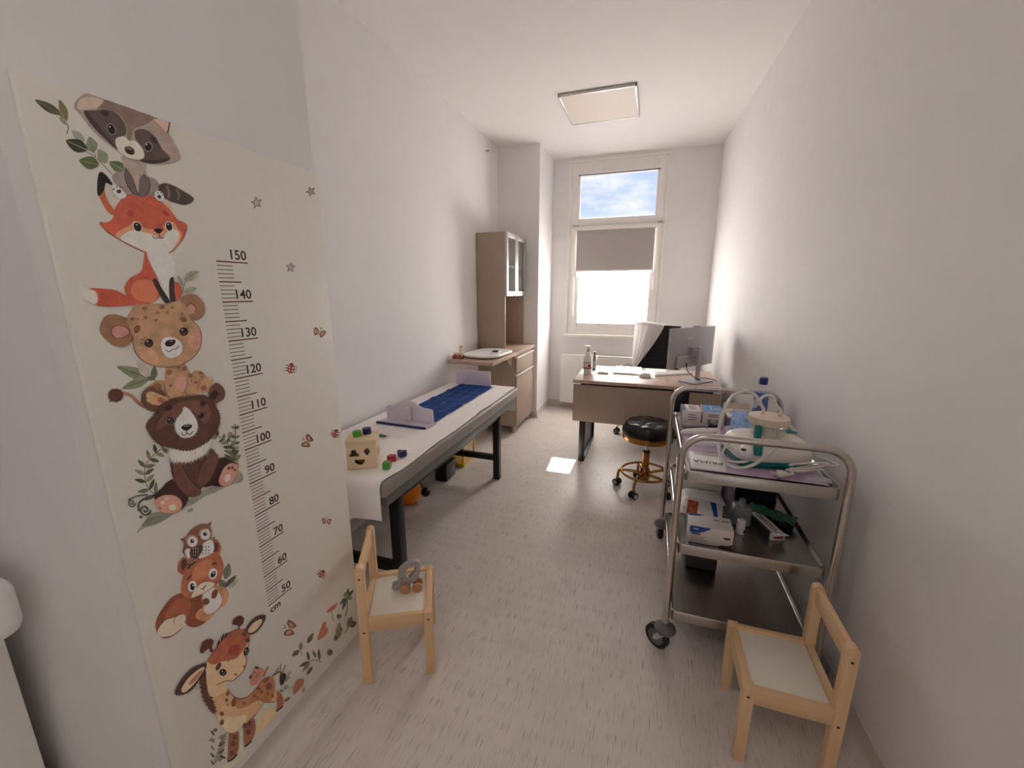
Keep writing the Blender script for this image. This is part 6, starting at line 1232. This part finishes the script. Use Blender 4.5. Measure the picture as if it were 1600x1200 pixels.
b = MB(); b.prism([(0.0, 0.0), (0.05, 0.0), (0.05, 0.016), (0.035, 0.009), (0.015, 0.007)], (gx1 - .051, gy0, ZM + .001), (1, 0, 0), (0, 0, 1), 0.0, 0.0006); b.build('wave_print', 'maroon', gbo)
b = MB(); b.prism([(0, 0), (0.022, 0), (0.022, 0.008), (0, 0.008)], (gx1 - .032, gy0, ZM + .034), (1, 0, 0), (0, 0, 1), 0.0, 0.0006); b.build('size_mark', 'maroon', gbo)
b = MB(); b.prism([(0, 0), (0.020, 0), (0.020, 0.008), (0, 0.008)], (gx1 - .062, gy1 - .035, gz), (1, 0, 0), (0, 1, 0), 0.0, 0.0005); b.build('size_mark', 'label_grey', gbo)
b = MB(); b.prism([(0, 0), (0.026, 0), (0.026, 0.006), (0, 0.006)], (gx1 - .034, gy1 - .032, gz), (1, 0, 0), (0, 1, 0), 0.0, 0.0005); b.build('size_mark', 'maroon', gbo)
stripes(gb, (gx0 + 0.008, gy0 - 0.0004, ZM + 0.037), (1, 0, 0), (0, 0, 1), 0.034, 1, 'print_dark', 0.005, 0.01, 6)
stripes(gb, (gx0 + 0.008, gy0 - 0.0004, ZM + 0.030), (1, 0, 0), (0, 0, 1), 0.07, 4, 'label_grey', 0.0014, 0.007, 7)
b = MB(); b.prism([(0, 0), (0.02, 0), (0.02, 0.004), (0, 0.004)], (gx0 + 0.012, gy0 - 0.0006, gz - 0.014), (1, 0, 0), (0, 0, 1), 0.0, 0.0005); b.build('brand_print', 'glove_white', gbo)
# red and white packet leaning on the back of the glove box
M['rw_red'] = mat('red_fruit_print', (150, 44, 34), 0.5, var=0.3, scale=60, col2=(196, 110, 74))
pk = thing('food_packet', 'red white and navy printed flat packet lying behind the glove box', 'packet', (0.27, 1.71, ZM))
mt = Matrix.Translation((0.262, 1.722, ZM + 0.064)) @ Matrix.Rotation(math.radians(24), 4, 'X') @ Matrix.Rotation(math.radians(-8), 4, 'Z')
b = MB(); b.box(-0.068, -0.045, -0.009, 0.068, 0.05, 0.009, 0.005, 2, mt); b.box(-0.06, -0.03, -0.055, 0.06, 0.045, -0.005, 0.004, 2, mt); b.build('wrapper', 'carton', pk)
b = MB(); b.box(-0.066, -0.043, 0.0088, -0.025, 0.03, 0.0096, 0, 2, mt); b.build('fruit_print', 'rw_red', pk)
b = MB(); b.prism([(0.018, 0.045), (0.04, 0.045), (0.055, -0.04), (0.042, -0.042)], mt @ Vector((0, 0, 0.0092)), mt.to_3x3() @ Vector((1, 0, 0)), mt.to_3x3() @ Vector((0, 1, 0)), 0, 0.0006); b.build('stripe_print', 'glove_blue', pk)
b = MB(); b.box(-0.02, -0.042, 0.0088, 0.02, -0.032, 0.0096, 0, 2, mt); b.build('lettering_print', 'rw_red', pk)
for i in range(3):
    pouch('dressing_pack', ['flat silver-white dressing pack, topmost behind the red packet', 'flat white dressing pack between two others behind the red packet', 'flat pale dressing pack lowest behind the red packet'][2 - i], (0.255 + .008 * i, 1.845 + .01 * i, ZM + 0.026 * i), 0.17, 0.11, 0.026, 'sheetw', 0.05 * i - .04, 20 + i, 'dressing pack', 0.3, group='dressing packs on the middle shelf')
sb_ = thing('foam_tray', 'shallow white lidded tray at the far end of the middle trolley shelf', 'tray', (0.26, 2.06, ZM))
b = MB(); b.box(0.176, 1.95, ZM, 0.36, 2.19, ZM + 0.085, 0.006); b.build('body', 'carton', sb_)
b = MB(); b.box(0.172, 1.946, ZM + 0.083, 0.364, 2.194, ZM + 0.108, 0.006); b.build('lid', 'white', sb_)
pouch('plastic_pouch', 'lilac plastic pouch standing beside the white lidded tray', (0.396, 2.0, ZM), 0.05, 0.09, 0.10, 'lilac', 0.0, 31, 'pouch', 0.2)
M['purple_dark'] = mat('dark_purple_box', (26, 14, 44), 0.5, var=0.1)
b = MB(); b.box(0.43, 2.02, ZM, 0.60, 2.20, ZM + 0.19, 0.003); b.box(0.428, 2.018, ZM, 0.602, 2.202, ZM + 0.006, 0.002); tag(b.build('storage_box', 'purple_dark'), 'dark purple box at the far end of the middle trolley shelf', 'box')
M['frost_pl'] = mat('frosted_grey_plastic', (150, 156, 154), 0.35, alpha=0.75, var=0.04)
fb = thing('gel_bottle', 'frosted grey square-shouldered bottle beside the glove box', 'bottle', (0.408, 1.775, ZM))
b = MB(); b.box(0.374, 1.755, ZM, 0.446, 1.80, ZM + 0.085, 0.010, 3); b.build('bottle', 'frost_pl', fb)
b = MB(); b.lathe([(0.018, 0.083), (0.016, 0.094), (0.012, 0.098), (0.012, 0.112), (0.001, 0.113)], (0.410, 1.778, ZM), 20); b.build('neck', 'frost_pl', fb)
pouch('plastic_pouch', 'crinkled silver foil pouch behind the frosted bottle', (0.40, 1.87, ZM), 0.11, 0.09, 0.06, 'clear_film', 0.5, 12)
pb = thing('pill_bottle', 'small white pill bottle standing in front of the frosted bottle', 'pill bottle', (0.397, 1.70, ZM))
b = MB(); b.lathe([(0.001, 0), (0.0155, 0), (0.0165, 0.003), (0.0165, 0.036), (0.012, 0.040), (0.001, 0.041)], (0.397, 1.70, ZM), 22); b.build('bottle', 'white', pb)
b = MB(); b.lathe([(0.001, 0.039), (0.0155, 0.039), (0.016, 0.042), (0.016, 0.057), (0.014, 0.06), (0.001, 0.06)], (0.397, 1.70, ZM), 22); b.build('cap', 'carton', pb)
b = MB(); arc_label(b, 0.397, 1.70, 0.0168, math.radians(300), math.radians(340), ZM + 0.008, ZM + 0.022, 6); b.build('label_print', 'print_dark', pb)
lc = thing('syringe_carton', 'long narrow carton with white end and dark side on the middle trolley shelf', 'carton', (0.51, 1.75, ZM), group='cartons on the trolley')
A0, A1 = Vector((0.527, 1.688, 0)), Vector((0.472, 1.85, 0)); d = (A1 - A0); L = d.length; rz = math.atan2(d.y, d.x) - math.pi / 2
mt = Matrix.Translation((A0.x, A0.y, ZM)) @ Matrix.Rotation(rz, 4, 'Z')
b = MB(); b.box(-0.027, 0, 0, 0.027, L, 0.028, 0.001, 2, mt); b.build('box', 'carton', lc)
b = MB(); b.box(-0.0275, 0.012, 0.0, -0.0262, L, 0.0285, 0, 2, mt); b.box(-0.0275, 0.012, 0.0275, -0.017, L, 0.0288, 0, 2, mt); b.build('printed_side', 'print_dark', lc)
b = MB(); b.box(-0.004, 0.01, 0.0278, 0.002, L - .02, 0.0286, 0, 2, mt); b.build('print_line', 'label_grey', lc)
b = MB(); b.box(0.008, 0.03, 0.0278, 0.012, L - .03, 0.0286, 0, 2, mt); b.build('print_line', 'maroon', lc)
b = MB(); b.box(-0.018, -0.0006, 0.010, 0.018, 0.0, 0.018, 0, 2, mt); b.build('print_line', 'label_red', lc)
b = MB(); b.bar(mt @ Vector((0, 0.004, 0.029)), mt @ Vector((0.0, -0.022, 0.036)), 0.052, 0.001); b.build('flap', 'carton', lc)
M['green_film'] = mat('green_film', (92, 156, 128), 0.2, var=0.2, scale=50, bump=0.4, bscale=80)
def gpf(u, v):
    q = Vector((0.468, 1.885, 0)).lerp(Vector((0.618, 1.80, 0)), u); n = Vector((0.085, 0.15, 0)).normalized()
    q = q + n * (v - .5) * 0.075
    return Vector((q.x, q.y, ZM + 0.034 + 0.02 * math.sin(math.pi * v) * (1 - .5 * u) + 0.004 * math.sin(u * 17 + v * 5)))
b = MB(); b.sheet(gpf, 30, 12, 0.006); o = b.build('dressing_pack', 'green_film', None, 70); tag(o, 'green plastic wrapped pack lying across the back of the long carton', 'dressing pack', 'dressing packs on the middle shelf')
b = MB(); b.box(0.555, 1.80, ZM, 0.612, 1.87, ZM + 0.03, 0.004); tag(b.build('storage_box', 'black'), 'low black box under the green wrapped pack', 'box')
# bottom shelf
M['bag_grey'] = mat('dark_grey_bag', (70, 68, 68), 0.6, bump=0.1)
bg_ = thing('instrument_case', 'dark grey soft case on the lowest trolley shelf', 'case', (0.29, 1.92, Z3))
b = MB(); b.box(0.225, 1.85, Z3 + 0.001, 0.36, 2.02, Z3 + 0.075, 0.012, 3); b.build('body', 'bag_grey', bg_)
b = MB(); b.box(0.223, 1.848, Z3 + 0.07, 0.362, 2.022, Z3 + 0.092, 0.01, 3); b.build('lid', 'bag_grey', bg_)
# ================================================================== children's chairs
def make_chair(label, loc, rz):
    ch = thing('child_chair', label, 'chair', loc, rz, 'small wooden children chairs'); mtx = pmat(ch); r3 = 0.14; xb, xf = -0.128, 0.132; lw = 0.032
    for sy in (-1, 1):
        b = MB(); y = sy * (r3 - lw / 2); b.box(xf - lw, y - lw / 2 * .9, 0, xf, y + lw / 2 * .9, 0.275, 0.002, 2, mtx); lg = b.build('leg', 'pine', ch)
        b = MB(); b.tube([mtx @ Vector((xf - .016, sy * (r3 - .0012), 0.245)), mtx @ Vector((xf - .016, sy * (r3 - .0035), 0.245))], 0.004, 12); b.build('screw', 'screw', lg)
        b = MB(); pr = [(xb, 0.0), (xb + lw, 0.0), (xb + lw, 0.475)] + [(xb + lw / 2 + lw / 2 * math.cos(t), 0.475 + lw / 2 * math.sin(t)) for t in [math.pi * k / 8 for k in range(1, 8)]] + [(xb, 0.475)]
        b.prism([(mtx @ Vector((0, 0, 0))).xy and p for p in pr], mtx @ Vector((0, y, 0)), mtx.to_3x3() @ Vector((1, 0, 0)), Vector((0, 0, 1)), -lw / 2 * .9, lw / 2 * .9, 0.002); lg = b.build('leg', 'pine', ch)
        for z in (0.225, 0.445):
            b = MB(); b.tube([mtx @ Vector((xb + .016, sy * (r3 - .0012), z)), mtx @ Vector((xb + .016, sy * (r3 - .0035), z))], 0.004, 12); b.build('screw', 'screw', lg)
        b = MB(); b.box(xb + lw, y - 0.010, 0.222, xf - lw, y + 0.013 if sy > 0 else y + 0.010, 0.273, 0.002, 2, mtx); b.build('side_rail', 'pine_x', ch)
    b = MB(); b.box(xf - lw + .004, -r3 + lw, 0.222, xf - .003, r3 - lw, 0.273, 0.002, 2, mtx); b.build('front_rail', 'pine_y', ch)
    b = MB(); b.box(xb + .006, -r3 + lw, 0.222, xb + lw - .004, r3 - lw, 0.270, 0.002, 2, mtx); b.build('back_rail', 'pine_y', ch)
    b = MB(); b.box(xb + .008, -r3 + lw - .002, 0.425, xb + lw - .008, r3 - lw + .002, 0.485, 0.002, 2, mtx); b.build('top_rail', 'pine_y', ch)
    b = MB(); b.box(xb + lw - .002, -r3 + lw - .004, 0.255, xf - lw + .004, r3 - lw + .004, 0.264, 0.0005, 2, mtx); b.build('seat_panel', 'hardboard', ch)
    return ch
make_chair('pine children chair with white seat carrying a toy elephant, beside the couch end', (-0.872, 1.192, 0), math.radians(28.8))
make_chair('pine children chair with empty white seat, in front of the steel trolley', (0.468, 1.305, 0), math.radians(180))
# ------------------------------------------------------------------ wooden elephant on wheels
M['grey_wood'] = mat('grey_stained_wood', (158, 152, 148), 0.55, var=0.06, scale=30); M['wheel_wood'] = wood('beech_wheel', (196, 148, 104), (176, 124, 84), 'x', 30)
a, c = P(626, 926, z=0.275), P(648, 917, z=0.275); eu = Vector((0.87, 0.49, 0)).normalized(); en = Vector((eu.y, -eu.x, 0)); ec = (a + c) / 2 + Vector((-0.004, 0.012, 0)); ES = 0.2642
el = thing('toy_elephant', 'grey wooden push-along elephant with round wooden wheels on the chair seat', 'toy', (ec.x, ec.y, ES))
sc8 = 0.116 / 720.0
prof = [(170, 830), (190, 770), (240, 725), (300, 720), (328, 640), (325, 500), (365, 385), (465, 290), (600, 222), (740, 195), (830, 230), (862, 320), (858, 500), (820, 600), (760, 700), (640, 760), (520, 790), (430, 830), (350, 860), (290, 890), (210, 885)]
out_ = [(p.x, p.y) for p in smooth_pts([Vector(((x - 560) * sc8, (1010 - y) * sc8 * 1.06 - .007, 0)) for x, y in prof], 3, True)]
hole = [(p.x, p.y) for p in smooth_pts([Vector(((x - 560) * sc8, (1010 - y) * sc8 * 1.06 - .007, 0)) for x, y in ((500, 500), (560, 380), (680, 300), (760, 300), (750, 420), (660, 560), (590, 605), (530, 575))], 3, True)]
bb_ = bmesh.new(); ed = []
for lp in (out_, hole):
    vs = [bb_.verts.new((p[0], 0, p[1])) for p in lp]; ed += [bb_.edges.new((vs[i], vs[(i + 1) % len(vs)])) for i in range(len(vs))]
bmesh.ops.triangle_fill(bb_, use_beauty=True, edges=ed)
r_ = bmesh.ops.extrude_face_region(bb_, geom=list(bb_.faces)); bmesh.ops.translate(bb_, vec=(0, 0.022, 0), verts=[e for e in r_['geom'] if isinstance(e, bmesh.types.BMVert)])
T = Matrix(((eu.x, -en.x, 0, ec.x + en.x * .011), (eu.y, -en.y, 0, ec.y + en.y * .011), (0, 0, 1, ES), (0, 0, 0, 1)))
b = MB(); b._add(bb_, T); b.build('body', 'grey_wood', el, 35)
for t in (-0.010, 0.036):
    for sg in (-1, 1):
        p = ec + eu * t + Vector((0, 0, ES - ec.z + 0.0195)); n = en * sg
        b = MB(); b.tube([p + n * 0.0115, p + n * 0.013, p + n * 0.023, p + n * 0.0245], 0.0195, 24, rads=[.0185, .0195, .0195, .0175]); b.build('wheel', 'wheel_wood', el)
p = ec + eu * ((420 - 560) * sc8) + en * 0.0112 + Vector((0, 0, ES - ec.z + (1010 - 590) * sc8 * 1.06 - .007)); b = MB(); b.tube([p - en * .001, p + en * 0.0008], 0.0025, 12); b.build('eye', 'black', el)
